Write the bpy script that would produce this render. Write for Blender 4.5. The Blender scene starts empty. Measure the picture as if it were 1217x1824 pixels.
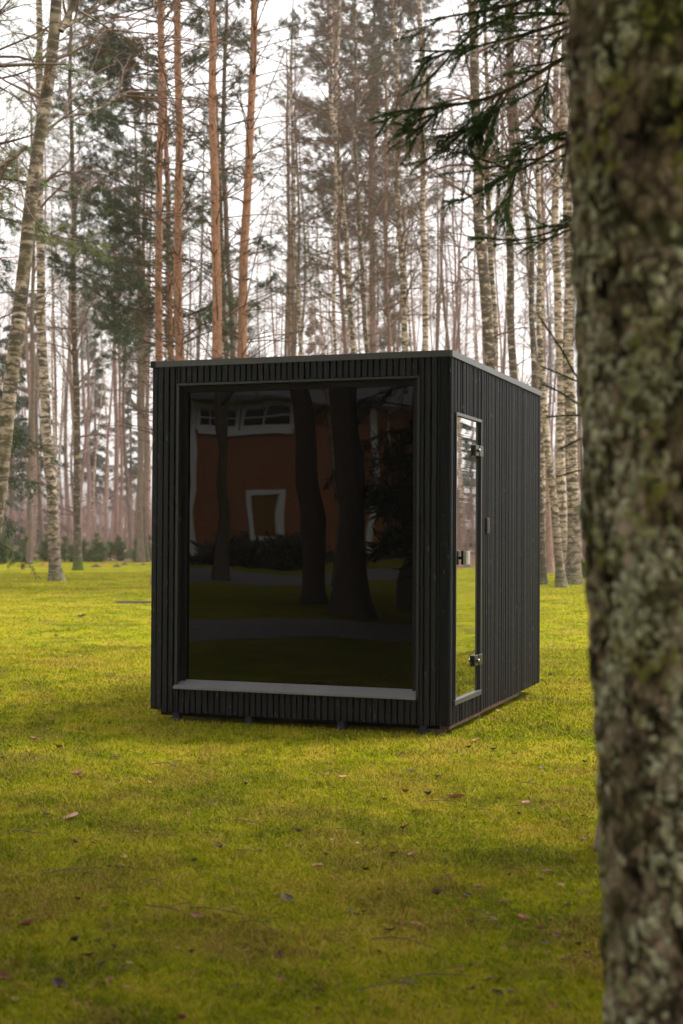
import bpy, math, random
import numpy as np
from mathutils import Vector
R = math.radians
random.seed(7); rng = np.random.default_rng(11)
S = bpy.context.scene
COL = S.collection

# ------------------------------------------------------------------ camera
F, YAW, PITCH, ROLL = 2533.0, -0.3443, 0.0146, 0.0055          # photo 1217 x 1824
CAM = np.array([2.3667, -8.6316, 1.2768])
_f = np.array([math.sin(YAW)*math.cos(PITCH), math.cos(YAW)*math.cos(PITCH), math.sin(PITCH)])
_r = np.array([math.cos(YAW), -math.sin(YAW), 0.0]); _u = np.cross(_r, _f)
RT = math.cos(ROLL)*_r + math.sin(ROLL)*_u; UP = -math.sin(ROLL)*_r + math.cos(ROLL)*_u; FW = _f
cd = bpy.data.cameras.new('camera'); cam = bpy.data.objects.new('camera', cd); COL.objects.link(cam)
from mathutils import Matrix
m4 = Matrix.Identity(4)
for i in range(3):
    m4[i][0] = RT[i]; m4[i][1] = UP[i]; m4[i][2] = -FW[i]; m4[i][3] = CAM[i]
cam.matrix_world = m4
cd.sensor_fit = 'VERTICAL'; cd.sensor_height = 36.0; cd.lens = F/1824*36.0
cd.clip_start = 0.05; cd.clip_end = 2000
cd.dof.use_dof = True; cd.dof.focus_distance = 8.9; cd.dof.aperture_fstop = 3.6
S.camera = cam

# ------------------------------------------------------------------ sky, sun, exposure
SUN_EL, SUN_AZ = R(58), R(48)            # azimuth measured from +y towards +x
w = bpy.data.worlds.new('World'); S.world = w; w.use_nodes = True
nt = w.node_tree; bg = nt.nodes['Background']
sky = nt.nodes.new('ShaderNodeTexSky'); sky.sky_type = 'NISHITA'; sky.sun_disc = False
sky.sun_elevation = SUN_EL; sky.sun_rotation = SUN_AZ
sky.air_density = 1.0; sky.dust_density = 6.0; sky.ozone_density = 1.0
hs = nt.nodes.new('ShaderNodeHueSaturation'); hs.inputs['Saturation'].default_value = 0.06
gm = nt.nodes.new('ShaderNodeGamma'); gm.inputs[1].default_value = 0.45        # an even overcast
nt.links.new(sky.outputs[0], gm.inputs[0]); nt.links.new(gm.outputs[0], hs.inputs['Color'])
tint = nt.nodes.new('ShaderNodeMix'); tint.data_type = 'RGBA'; tint.blend_type = 'MULTIPLY'; tint.inputs[0].default_value = 1
tint.inputs[7].default_value = (2.5, 2.42, 2.38, 1)
nt.links.new(hs.outputs[0], tint.inputs[6]); nt.links.new(tint.outputs[2], bg.inputs['Color'])
bg.inputs['Strength'].default_value = 0.15
sl = bpy.data.lights.new('sun', 'SUN'); sun = bpy.data.objects.new('sun', sl); COL.objects.link(sun)
sl.energy = 1.5; sl.angle = R(18); sl.color = (1.0, 0.94, 0.84)
sd = Vector((math.sin(SUN_AZ)*math.cos(SUN_EL), math.cos(SUN_AZ)*math.cos(SUN_EL), math.sin(SUN_EL)))
sun.rotation_euler = sd.to_track_quat('Z', 'Y').to_euler(); sun.location = (10, 10, 30)
S.view_settings.view_transform = 'Standard'; S.view_settings.look = 'None'
S.view_settings.exposure = 1.42; S.view_settings.gamma = 1.0
S.render.engine = 'CYCLES'
S.cycles.volume_bounces = 1; S.cycles.max_bounces = 7; S.cycles.diffuse_bounces = 3; S.cycles.glossy_bounces = 3
S.cycles.volume_step_rate = 4.0; S.cycles.use_denoising = True

def ray(px, py):
    return FW + RT*((px-608.5)/F) - UP*((py-912)/F)
def at(px, py, d):
    """point seen at a photo pixel, at depth d in metres"""
    return CAM + ray(px, py)*d
GL_Y = 0.065                                                        # plane of the big window pane
def mir(px, py, d):
    p = at(px, py, d); p[1] = 2*GL_Y - p[1]; return p
def gnd(px, py, z=0.0):
    r = ray(px, py); t = (z-CAM[2])/r[2]; return CAM + r*t

# ------------------------------------------------------------------ helpers
def link(o, parent=None):
    COL.objects.link(o)
    if parent: o.parent = parent
    return o
def tag(o, label, cat, group=None, kind=None):
    if label: o['label'] = label
    if cat: o['category'] = cat
    if group: o['group'] = group
    if kind: o['kind'] = kind
    return o
def thing(name, label, cat, loc=(0, 0, 0), group=None, rz=0.0):
    o = bpy.data.objects.new(name, None); link(o); o.location = tuple(loc); o.rotation_euler[2] = rz
    o.empty_display_size = 0.2
    return tag(o, label, cat, group)

class MB:
    """collects vertices and faces, then links them as one mesh object"""
    def __init__(s): s.v = []; s.q = []; s.t = []; s.n = 0; s.mi = None
    def add(s, v, q=None, t=None):
        v = np.asarray(v, float).reshape(-1, 3); s.v.append(v)
        if q is not None and len(q): s.q.append(np.asarray(q, np.int64).reshape(-1, 4) + s.n)
        if t is not None and len(t): s.t.append(np.asarray(t, np.int64).reshape(-1, 3) + s.n)
        s.n += len(v); return s
    def box(s, x0, x1, y0, y1, z0, z1, c=0.0):
        if c <= 0:
            v = [(x, y, z) for x in (x0, x1) for y in (y0, y1) for z in (z0, z1)]
            q = [(0,1,3,2), (4,6,7,5), (0,4,5,1), (2,3,7,6), (0,2,6,4), (1,5,7,3)]
            return s.add(v, q)
        v = []                                                          # chamfered box: three vertices per corner
        X = (x0, x1); Y = (y0, y1); Z = (z0, z1)
        for i in (0, 1):
            for j in (0, 1):
                for k in (0, 1):
                    dx = c if i == 0 else -c; dy = c if j == 0 else -c; dz = c if k == 0 else -c
                    v += [(X[i], Y[j]+dy, Z[k]+dz), (X[i]+dx, Y[j], Z[k]+dz), (X[i]+dx, Y[j]+dy, Z[k])]
        def I(i, j, k, a): return ((i*2+j)*2+k)*3 + a
        q = []; t = []
        for i in (0, 1):
            a = [I(i,0,0,0), I(i,1,0,0), I(i,1,1,0), I(i,0,1,0)]; q.append(a if i else a[::-1])
            a = [I(0,i,0,1), I(1,i,0,1), I(1,i,1,1), I(0,i,1,1)]; q.append(a[::-1] if i else a)
            a = [I(0,0,i,2), I(1,0,i,2), I(1,1,i,2), I(0,1,i,2)]; q.append(a if i else a[::-1])
        for j in (0, 1):
            for k in (0, 1):
                q.append([I(0,j,k,1), I(1,j,k,1), I(1,j,k,2), I(0,j,k,2)])
                q.append([I(j,0,k,0), I(j,1,k,0), I(j,1,k,2), I(j,0,k,2)])
                q.append([I(j,k,0,0), I(j,k,1,0), I(j,k,1,1), I(j,k,0,1)])
                for i in (0, 1): t.append([I(i,j,k,0), I(i,j,k,1), I(i,j,k,2)])
        return s.add(v, q, t)
    def tubes(s, P, Rd, n=4, cap=False):
        """P (N,K,3) paths, Rd (N,K) radii -> N tubes"""
        P = np.asarray(P, float); Rd = np.asarray(Rd, float)
        if P.ndim == 2: P = P[None]; Rd = Rd[None]
        N, K, _ = P.shape
        T = np.gradient(P, axis=1); T /= np.linalg.norm(T, axis=2, keepdims=True) + 1e-9
        ref = np.zeros((N, 1, 3)); ref[:, 0, 0] = 1
        m = np.abs(T[:, :1, 0:1]) > 0.8; ref = np.where(m, np.array([0, 1, 0.]), ref)
        A = np.cross(T, np.broadcast_to(ref, T.shape)); A /= np.linalg.norm(A, axis=2, keepdims=True) + 1e-9
        B = np.cross(T, A)
        th = np.arange(n)*2*math.pi/n
        V = P[:, :, None] + Rd[:, :, None, None]*(A[:, :, None]*np.cos(th)[:, None] + B[:, :, None]*np.sin(th)[:, None])
        idx = np.arange(N*K*n).reshape(N, K, n)
        a = idx[:, :-1]; b = idx[:, 1:]
        q = np.stack([a, np.roll(a, -1, 2), np.roll(b, -1, 2), b], -1).reshape(-1, 4)
        return s.add(V.reshape(-1, 3), q)
    def build(s, name, mat, parent=None, smooth=False, origin=None):
        me = bpy.data.meshes.new(name)
        V = np.concatenate(s.v)
        if origin is not None: V = V - np.asarray(origin)
        q = np.concatenate(s.q) if s.q else np.zeros((0, 4), np.int64)
        t = np.concatenate(s.t) if s.t else np.zeros((0, 3), np.int64)
        me.vertices.add(len(V)); me.vertices.foreach_set('co', V.astype(np.float32).ravel())
        nl = len(q)*4 + len(t)*3
        me.loops.add(nl); me.loops.foreach_set('vertex_index', np.concatenate([q.ravel(), t.ravel()]).astype(np.int32))
        me.polygons.add(len(q)+len(t))
        ls = np.concatenate([np.arange(len(q))*4, len(q)*4 + np.arange(len(t))*3]).astype(np.int32)
        me.polygons.foreach_set('loop_start', ls)
        me.polygons.foreach_set('use_smooth', np.full(len(ls), bool(smooth)))
        me.update(calc_edges=True)
        if mat: me.materials.append(mat)
        if s.mi is not None: me.materials.append(s.mi[0]); me.polygons.foreach_set('material_index', np.tile(s.mi[1], 2)[:len(ls)] if len(s.mi[1])*2 == len(ls) else np.resize(s.mi[1], len(ls)))
        o = bpy.data.objects.new(name, me); link(o, parent)
        return o

# ------------------------------------------------------------------ materials
class NT:
    def __init__(s, name):
        s.m = bpy.data.materials.new(name); s.m.use_nodes = True; s.t = s.m.node_tree
        s.b = s.t.nodes['Principled BSDF']; s._c = {}
    def n(s, ty, **kw):
        x = s.t.nodes.new(ty)
        for k, v in kw.items(): setattr(x, k, v)
        return x
    def l(s, a, b): s.t.links.new(a, b)
    def co(s, which='Object', scale=(1, 1, 1)):
        if which == 'World': o = s.n('ShaderNodeNewGeometry').outputs['Position']
        else: o = s.n('ShaderNodeTexCoord').outputs[which]
        mp = s.n('ShaderNodeMapping'); mp.inputs['Scale'].default_value = scale; s.l(o, mp.inputs[0]); return mp.outputs[0]
    def noise(s, co, scale, detail=4, rough=0.6, dist=0.0):
        x = s.n('ShaderNodeTexNoise'); x.inputs['Scale'].default_value = scale; x.inputs['Detail'].default_value = detail
        x.inputs['Roughness'].default_value = rough; x.inputs['Distortion'].default_value = dist
        s.l(co, x.inputs['Vector']); return x.outputs['Fac']
    def vor(s, co, scale, out='Distance', feature='F1', rnd=1.0):
        x = s.n('ShaderNodeTexVoronoi', feature=feature); x.inputs['Scale'].default_value = scale
        x.inputs['Randomness'].default_value = rnd
        s.l(co, x.inputs['Vector']); return x.outputs[out]
    def ramp(s, fac, stops, interp='LINEAR'):
        x = s.n('ShaderNodeValToRGB'); e = x.color_ramp; e.interpolation = interp
        while len(e.elements) < len(stops): e.elements.new(0.5)
        for el, (p, c) in zip(e.elements, stops):
            el.position = p; el.color = (*c, 1) if isinstance(c, (tuple, list)) else (c, c, c, 1)
        s.l(fac, x.inputs[0]); return x.outputs[0]
    def mix(s, f, a, b, mode='MIX'):
        x = s.n('ShaderNodeMix', data_type='RGBA', blend_type=mode)
        for i, v in ((0, f), (6, a), (7, b)):
            if hasattr(v, 'node'): s.l(v, x.inputs[i])
            elif isinstance(v, (int, float)): x.inputs[i].default_value = v if i == 0 else (v, v, v, 1)
            else: x.inputs[i].default_value = (*v, 1)
        return x.outputs[2]
    def math(s, op, a, b=0.0, clamp=False):
        x = s.n('ShaderNodeMath', operation=op, use_clamp=clamp)
        for i, v in ((0, a), (1, b)):
            if hasattr(v, 'node'): s.l(v, x.inputs[i])
            else: x.inputs[i].default_value = v
        return x.outputs[0]
    def bump(s, h, strength=0.5, dist=0.01, normal=None):
        x = s.n('ShaderNodeBump'); x.inputs['Strength'].default_value = strength; x.inputs['Distance'].default_value = dist
        s.l(h, x.inputs['Height'])
        if normal is not None: s.l(normal, x.inputs['Normal'])
        s.l(x.outputs[0], s.b.inputs['Normal']); return x.outputs[0]
    def col(s, c):
        if hasattr(c, 'node'): s.l(c, s.b.inputs['Base Color'])
        else: s.b.inputs['Base Color'].default_value = (*c, 1)
        return s
    def rough(s, r, spec=0.5):
        if hasattr(r, 'node'): s.l(r, s.b.inputs['Roughness'])
        else: s.b.inputs['Roughness'].default_value = r
        s.b.inputs['Specular IOR Level'].default_value = spec; return s

def m_plain(name, c, r=0.6, spec=0.4, metal=0.0, var=0.15, scale=20):
    k = NT(name); n = k.noise(k.co(), scale, 4)
    k.col(k.ramp(n, [(0.3, tuple(x*(1-var) for x in c)), (0.7, tuple(min(1, x*(1+var)) for x in c))]))
    k.rough(r, spec); k.b.inputs['Metallic'].default_value = metal; k.bump(n, 0.15, 0.002); return k.m

def m_black_wood(name, tone=1.0, spec=0.26):
    tone *= 0.36
    k = NT(name)
    g = k.co('Object', (60, 60, 3.0))
    n1 = k.noise(g, 1.0, 6, 0.65, 0.4)
    n2 = k.noise(k.co('Object', (3, 3, 1.2)), 2.0, 3)
    kn = k.vor(k.co('Object', (24, 24, 6.5)), 1.0)                     # knots and dings
    knm = k.ramp(kn, [(0.0, 1.0), (0.10, 0.75), (0.14, 0.0)])
    pk = k.ramp(k.noise(k.co('Object', (9, 9, 3)), 2.3, 2), [(0.44, 0.0), (0.56, 1.0)])
    knm = k.math('MULTIPLY', knm, pk)
    a = (0.008*tone, 0.0098*tone, 0.013*tone); b = (0.031*tone, 0.037*tone, 0.050*tone)
    c = k.ramp(n1, [(0.3, a), (0.72, b)])
    c = k.mix(k.ramp(n2, [(0.45, 0.0), (0.75, 0.5)]), c, (0.024*tone, 0.023*tone, 0.0235*tone))
    # brown, thinly stained wood towards the feet of the boards
    z = k.n('ShaderNodeSeparateXYZ'); k.l(k.co('Object'), z.inputs[0])
    low = k.ramp(k.math('ADD', z.outputs[2], k.math('MULTIPLY', n2, 0.25)), [(0.18, 0.55), (0.62, 0.0)])
    c = k.mix(low, c, (0.012, 0.0075, 0.006))
    c = k.mix(k.math('MULTIPLY', knm, 0.8), c, (0.10, 0.10, 0.105))
    # white scuffs
    sc = k.noise(k.co('Object', (90, 90, 22)), 1.0, 3, 0.5)
    scm = k.ramp(sc, [(0.66, 0.0), (0.73, 0.45)])
    c = k.mix(scm, c, (0.16, 0.16, 0.17))
    k.col(c); k.rough(k.ramp(n1, [(0.2, 0.5), (0.8, 0.7)]), spec)
    k.bump(k.math('ADD', n1, k.math('MULTIPLY', knm, 1.5)), 0.35, 0.004)
    return k.m

def m_birch(name, dark=0.5, moss=0.35, tone=1.0, base_moss=0.9):
    k = NT(name)
    lent = k.noise(k.co('Object', (2.4, 2.4, 15)), 1.0, 5, 0.68, 0.3)
    pat = k.noise(k.co('Object', (2.0, 2.0, 1.6)), 1.5, 5, 0.65)
    blot = k.noise(k.co('Object', (3.5, 3.5, 7)), 1.3, 5, 0.7, 0.4)
    c = k.ramp(k.noise(k.co('Object', (5, 5, 9)), 1.0, 4), [(0.3, (0.28*tone, 0.21*tone, 0.16*tone)), (0.7, (0.64*tone, 0.525*tone, 0.43*tone))])
    dk = k.ramp(lent, [(0.50, 0.0), (0.57, 0.9)])
    c = k.mix(dk, c, (0.055, 0.042, 0.035))
    db = k.ramp(blot, [(0.56-0.15*dark, 0.0), (0.64-0.15*dark, 0.92)])
    c = k.mix(db, c, (0.06, 0.047, 0.038))
    mo = k.math('MULTIPLY', k.ramp(pat, [(0.42, 0.0), (0.66, 1.0)]), moss)
    c = k.mix(mo, c, (0.11, 0.095, 0.05))
    z = k.n('ShaderNodeSeparateXYZ'); k.l(k.co('Object'), z.inputs[0])
    zz = k.math('SUBTRACT', z.outputs[2], k.math('MULTIPLY', blot, 1.6))
    rough_base = k.ramp(k.math('DIVIDE', zz, 4.0), [(0.0, 0.6), (0.4, 0.0)])
    c = k.mix(rough_base, c, (0.085, 0.07, 0.052))
    k.l(zz, (mz := k.n('ShaderNodeMapRange')).inputs[0]); mz.inputs[1].default_value = -0.25; mz.inputs[2].default_value = -0.75
    c = k.mix(k.math('MULTIPLY', mz.outputs[0], base_moss), c, (0.075, 0.115, 0.012))
    k.col(c); k.rough(0.85, 0.15); k.bump(k.math('SUBTRACT', pat, k.math('MULTIPLY', dk, 0.4)), 0.5, 0.02); return k.m

def m_pine(name, c1=(0.41, 0.205, 0.13), c2=(0.22, 0.12, 0.08)):
    k = NT(name)
    co = k.co('Object', (14, 14, 6))
    n = k.noise(co, 1.0, 6, 0.7, 0.3); big = k.noise(k.co('Object', (1, 1, 0.5)), 1.2, 3)
    c = k.ramp(n, [(0.32, c2), (0.55, c1), (0.75, tuple(x*1.2 for x in c1))])
    c = k.mix(k.ramp(big, [(0.45, 0.0), (0.8, 0.6)]), c, (0.16, 0.11, 0.08))
    v = k.vor(k.co('Object', (16, 16, 7)), 1.0, feature='DISTANCE_TO_EDGE')
    c = k.mix(k.ramp(v, [(0.0, 0.6), (0.12, 0.0)]), c, (0.09, 0.05, 0.035))
    k.col(c); k.rough(0.85, 0.15); k.bump(n, 0.5, 0.015); return k.m

def m_leafy(name, a, b, scale=1.5, rough=0.55, spec=0.25):
    k = NT(name)
    n = k.noise(k.co('Object'), scale, 3); n2 = k.noise(k.co('Object'), scale*14, 2)
    f = k.math('ADD', k.math('MULTIPLY', n, 0.65), k.math('MULTIPLY', n2, 0.35))
    k.col(k.ramp(f, [(0.36, a), (0.62, b)])); k.rough(rough, spec); return k.m

def turf_colour(k):
    co = k.co('World')
    n1 = k.noise(co, 0.5, 5, 0.6); n2 = k.noise(co, 2.4, 6, 0.7, .5); n3 = k.noise(co, 17, 5, 0.75)
    f = k.math('ADD', k.math('MULTIPLY', n1, 0.28), k.math('ADD', k.math('MULTIPLY', n2, 0.42), k.math('MULTIPLY', n3, 0.30)))
    c = k.ramp(f, [(0.41, (0.055, 0.085, 0.001)), (0.465, (0.15, 0.185, 0.001)), (0.505, (0.275, 0.285, 0.003)), (0.56, (0.38, 0.30, 0.028))])
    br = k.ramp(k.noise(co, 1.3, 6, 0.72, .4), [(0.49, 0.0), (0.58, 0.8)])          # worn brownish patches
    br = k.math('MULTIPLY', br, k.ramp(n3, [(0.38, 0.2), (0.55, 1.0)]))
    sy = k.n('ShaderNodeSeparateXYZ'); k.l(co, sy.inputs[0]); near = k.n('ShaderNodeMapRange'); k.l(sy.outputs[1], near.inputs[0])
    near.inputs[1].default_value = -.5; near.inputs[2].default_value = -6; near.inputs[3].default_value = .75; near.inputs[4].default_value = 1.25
    br = k.math('MULTIPLY', br, near.outputs[0], True)                               # browner towards the camera: brown turf, plus foreground shade put into colour
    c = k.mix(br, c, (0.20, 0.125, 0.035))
    dk = k.ramp(k.noise(co, 7.5, 4, 0.7, .3), [(0.60, 0.0), (0.67, 0.7)])             # small dark spots
    c = k.mix(dk, c, (0.05, 0.045, 0.008))
    return c, f, co

MAT = {}
MAT['black'] = m_black_wood('black_stained_wood')
MAT['black_side'] = m_black_wood('black_stained_wood_worn', 1.0, 0.09)
MAT['trim'] = m_plain('dark_grey_metal', (0.050, 0.050, 0.052), 0.38, 0.5, 0.0, 0.10, 6)
MAT['inner'] = m_plain('black_lining', (0.006, 0.006, 0.007), 0.7, 0.2)
MAT['bare'] = m_plain('raw_brown_timber', (0.10, 0.058, 0.038), 0.8, 0.2, 0, 0.35, 14)
MAT['foot'] = m_plain('dark_bluish_timber', (0.030, 0.034, 0.045), 0.7, 0.3, 0, 0.4, 30)
MAT['chrome'] = m_plain('brushed_steel', (0.30, 0.30, 0.30), 0.38, 0.5, 1.0, 0.05)
MAT['grip'] = m_plain('grey_satin_knob', (0.36, 0.35, 0.335), 0.45, 0.4, 0, 0.05)
MAT['blackmetal'] = m_plain('black_metal', (0.008, 0.008, 0.008), 0.35, 0.5, 0, 0.1)
MAT['plate'] = m_plain('brown_worn_plate', (0.055, 0.042, 0.036), 0.6, 0.3, 0, 0.4, 60)
def m_glass_dark():
    k = NT('black_tinted_glass'); k.col((0.0008, 0.0008, 0.0010)); k.rough(0.0, 0.5); k.b.inputs['IOR'].default_value = 1.36
    n = k.noise(k.co('Object', (1.0, 0, 1.5)), 1.0, 1, 0.4); n2 = k.noise(k.co('Object', (4, 0, 3)), 1.0, 1, 0.3)
    k.bump(k.math('ADD', n, k.math('MULTIPLY', n2, 0.10)), 1.0, 0.0032); return k.m
def m_glass_mirror():
    k = NT('mirror_tinted_glass'); k.col((0.60, 0.60, 0.59)); k.rough(0.01, 0.5); k.b.inputs['Metallic'].default_value = 1.0
    n = k.noise(k.co('Object', (0, 0.12, 7)), 1.0, 2, 0.5); n2 = k.noise(k.co('Object', (0, 0.3, 30)), 1.0, 2, 0.5)
    k.bump(k.math('ADD', n, k.math('MULTIPLY', n2, 0.10)), 1.0, 0.0014); return k.m
MAT['glass'] = m_glass_dark(); MAT['mirror'] = m_glass_mirror()
MAT['birch'] = m_birch('birch_bark', .5, .25, 1.2, .3); MAT['birch_foot'] = m_birch('birch_bark_with_mossy_foot', 1.0, .3, .9, 1.0); MAT['birch_dark'] = m_birch('dark_birch_bark', 1.0, 0.2, 1.25, 0.2)
MAT['birch_moss'] = m_birch('mossy_birch_bark', 0.6, 0.85, 0.85, 0.4); MAT['birch_pale'] = m_birch('pale_birch_bark', 0.15, 0.1, 1.3, 0.1)
MAT['pine'] = m_pine('orange_pine_bark'); MAT['pine_far'] = m_pine('reddish_mist_paled_bark', (0.33, 0.215, 0.18), (0.20, 0.13, 0.11))  # far trunks paled in colour, in place of thicker mist
MAT['greybark'] = m_pine('grey_brown_bark', (0.20, 0.155, 0.125), (0.10, 0.08, 0.065))
MAT['twig'] = m_plain('reddish_twig_bark', (0.15, 0.093, 0.076), 0.8, 0.15, 0, 0.3, 3)
MAT['far_bark'] = m_pine('pale_reddish_mist_bark', (0.36, 0.25, 0.215), (0.24, 0.165, 0.145))  # paler still: the fade of the mist is put into the bark colour
MAT['twig_far'] = m_plain('greyish_pink_mist_twigs', (0.34, 0.25, 0.23), 0.85, 0.1, 0, 0.2, 3)  # far twigs lightened in colour to carry the mist
MAT['twig_pine'] = m_plain('dark_pine_twig', (0.075, 0.045, 0.03), 0.8, 0.15, 0, 0.3, 3)
MAT['needle_pine'] = m_leafy('pine_needles', (0.030, 0.045, 0.026), (0.070, 0.098, 0.032), 0.9)
MAT['needle_moss'] = m_leafy('olive_needles', (0.050, 0.055, 0.018), (0.10, 0.11, 0.03), 0.9)
MAT['needle_spruce'] = m_leafy('spruce_needles', (0.012, 0.030, 0.012), (0.035, 0.085, 0.018), 4.0)
MAT['needle_near'] = m_leafy('near_spruce_needles', (0.028, 0.065, 0.018), (0.09, 0.20, 0.028), 5.0)
MAT['needle_grey'] = m_leafy('grey_green_mist_needles', (0.12, 0.12, 0.105), (0.19, 0.185, 0.15), 0.9)  # grey of the mist put into the needle colour
MAT['needle_far'] = m_leafy('mist_paled_far_needles', (0.07, 0.08, 0.062), (0.13, 0.14, 0.10), 0.7)  # needles paled in colour for the distance haze
MAT['bush'] = m_leafy('low_bush_needles', (0.10, 0.13, 0.055), (0.20, 0.23, 0.095), 1.5)
MAT['brush'] = m_plain('pinkish_mist_paled_brushwood', (0.36, 0.245, 0.22), 0.85, 0.1, 0, 0.25, 0.4)  # pinkish wood, lightened in colour to stand in for mist
MAT['moss'] = m_leafy('bright_moss', (0.05, 0.09, 0.008), (0.12, 0.17, 0.015), 12, 0.9, 0.1)

# ------------------------------------------------------------------ ground
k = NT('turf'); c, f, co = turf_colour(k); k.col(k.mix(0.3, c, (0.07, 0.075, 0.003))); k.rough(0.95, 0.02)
k.bump(k.math('ADD', k.noise(co, 9, 4, 0.7), k.math('MULTIPLY', k.noise(co, 60, 3, 0.7), 0.5)), 0.6, 0.05); MAT['turf'] = k.m
b = MB(); n = 90; g = np.linspace(-1, 1, n+1); g = np.sign(g)*np.abs(g)**2.2*205
X, Y = np.meshgrid(g, g, indexing='ij'); Z = np.zeros_like(X)
idx = np.arange((n+1)**2).reshape(n+1, n+1)
q = np.stack([idx[:-1, :-1], idx[1:, :-1], idx[1:, 1:], idx[:-1, 1:]], -1).reshape(-1, 4)
b.add(np.stack([X, Y, Z], -1), q); o = b.build('ground', MAT['turf']); o['kind'] = 'structure'

# forest floor of brown leaf litter beyond the lawn
k = NT('leaf_litter'); co = k.co('World'); n1 = k.noise(co, 0.25, 4); n2 = k.noise(co, 8, 4, 0.7)
k.col(k.ramp(k.math('ADD', k.math('MULTIPLY', n1, .5), k.math('MULTIPLY', n2, .5)), [(0.35, (0.10, 0.055, 0.035)), (0.5, (0.19, 0.11, 0.075)), (0.65, (0.16, 0.14, 0.03))]))
k.rough(0.95, 0.1); k.bump(n2, 0.8, 0.08); MAT['litter'] = k.m
b = MB(); pts = []
for i in range(41):
    a = YAW - 0.75 + 1.9*i/40
    d0 = 63 + 3*math.sin(i*1.3) + 2*math.sin(i*2.9) - (20*max(0, (a-YAW-0.24))**0.5 if a > YAW+0.24 else 0)
    for d in (d0, 190): pts.append((CAM[0]+d*math.sin(a), CAM[1]+d*math.cos(a), 0.004))
b.add(pts, [(2*i, 2*i+1, 2*i+3, 2*i+2) for i in range(40)]); o = b.build('forest_floor', MAT['litter']); o['kind'] = 'structure'
# grey gravel paths behind the camera, seen in the big window
MAT['gravel'] = m_plain('grey_gravel', (0.17, 0.17, 0.18), 0.9, 0.2, 0, 0.35, 6)
for (ya, yb) in ((1017, 1038), (1108, 1142)):
    a = [mir(px, yy, CAM[2]*F/(yy-949)) for yy in (ya, yb) for px in (-700, 1400)]
    b = MB()
    t = np.linspace(0, 1, 30)[:, None]
    L0 = a[0]*(1-t)+a[1]*t; L1 = a[2]*(1-t)+a[3]*t
    wob = np.sin(t*23)*0.25+np.sin(t*51)*0.12
    L0[:, 1:2] += wob; L1[:, 1:2] -= wob*0.7
    V = np.stack([L0, L1], 1); V[:, :, 2] = 0.004
    b.add(V, [(2*i, 2*i+1, 2*i+3, 2*i+2) for i in range(29)]); o = b.build('path', MAT['gravel']); o['kind'] = 'structure'

# grass blades, dense near the camera and coarser further off
def blades(n, d0, d1, hh, ww, half=0.30, two=True, az0=YAW):
    u = rng.random(n); d = np.sqrt(d0*d0 + u*(d1*d1-d0*d0)); a = az0 + (rng.random(n)*2-1)*half
    x = CAM[0]+d*np.sin(a); y = CAM[1]+d*np.cos(a)
    keep = ~((x > -2.05) & (x < -0.02) & (y > 0.1) & (y < 2.7)); x = x[keep]; y = y[keep]; n = len(x)
    clump = .5+.5*np.sin(x*7.1+np.sin(y*5.3)*2)*np.sin(y*6.7+np.sin(x*4.1)*2); c2 = .5+.5*np.sin(x*19+np.sin(y*13)*2)*np.sin(y*17+np.sin(x*15)*2)
    clump = .45+.75*clump*c2+.35*rng.random(n)**4*3
    h = hh*clump*(0.5+rng.random(n)); th = rng.random(n)*2*math.pi; ph = rng.random(n)*2*math.pi
    lean = h*(0.5+1.3*rng.random(n))
    wx = np.cos(th)*ww*0.5; wy = np.sin(th)*ww*0.5; lx = np.cos(ph)*lean; ly = np.sin(ph)*lean
    P0 = np.stack([x-wx, y-wy, np.zeros(n)], 1); P1 = np.stack([x+wx, y+wy, np.zeros(n)], 1)
    T = np.stack([x+lx, y+ly, h*0.8], 1)
    if not two: return np.stack([P0, P1, T], 1), None
    M0 = np.stack([x-wx*.7+lx*.35, y-wy*.7+ly*.35, h*.6], 1); M1 = np.stack([x+wx*.7+lx*.35, y+wy*.7+ly*.35, h*.6], 1)
    return np.stack([P0, P1, M1, M0, T], 1), True
b = MB()
for n, d0, d1, hh, ww, two in ((250000, 3.3, 8.0, .020, .0030, True), (260000, 8.0, 16, .022, .0046, True), (300000, 16, 45, .026, .010, False)):
    V, tw = blades(n, d0, d1, hh, ww, 0.29, two); n = len(V); i = np.arange(n)[:, None]
    if tw: b.add(V, (i*5+np.array([0, 1, 2, 3])), (i*5+np.array([3, 2, 4])))
    else: b.add(V, None, i*3+np.array([0, 1, 2]))
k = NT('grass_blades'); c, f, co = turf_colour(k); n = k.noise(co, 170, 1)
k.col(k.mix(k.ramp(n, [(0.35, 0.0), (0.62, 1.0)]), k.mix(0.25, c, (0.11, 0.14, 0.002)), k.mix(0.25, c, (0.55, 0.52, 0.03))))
k.rough(0.8, 0.06); MAT['blade'] = k.m
ntw = sum(len(x) for x in b.q); pick = (rng.random(ntw) < .16).astype(np.int32); ntri = sum(len(x) for x in b.t)
b.mi = (m_plain('straw_blades', (.36, .235, .07), .8, .08, 0, .4, 2), np.concatenate([pick, pick, (rng.random(ntri-ntw) < .12).astype(np.int32)]))
o = b.build('grass', k.m); tag(o, 'short mossy yellow green grass of the lawn', 'grass', None, 'stuff')

# ------------------------------------------------------------------ the cabin
W, D, H, Z0 = 2.095, 2.732, 2.35, 0.08
ZT = Z0 + H
cab = thing('garden_cabin', 'black timber cube cabin with huge dark front window and narrow glass side door', 'cabin', (0, 0, 0))
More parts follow.
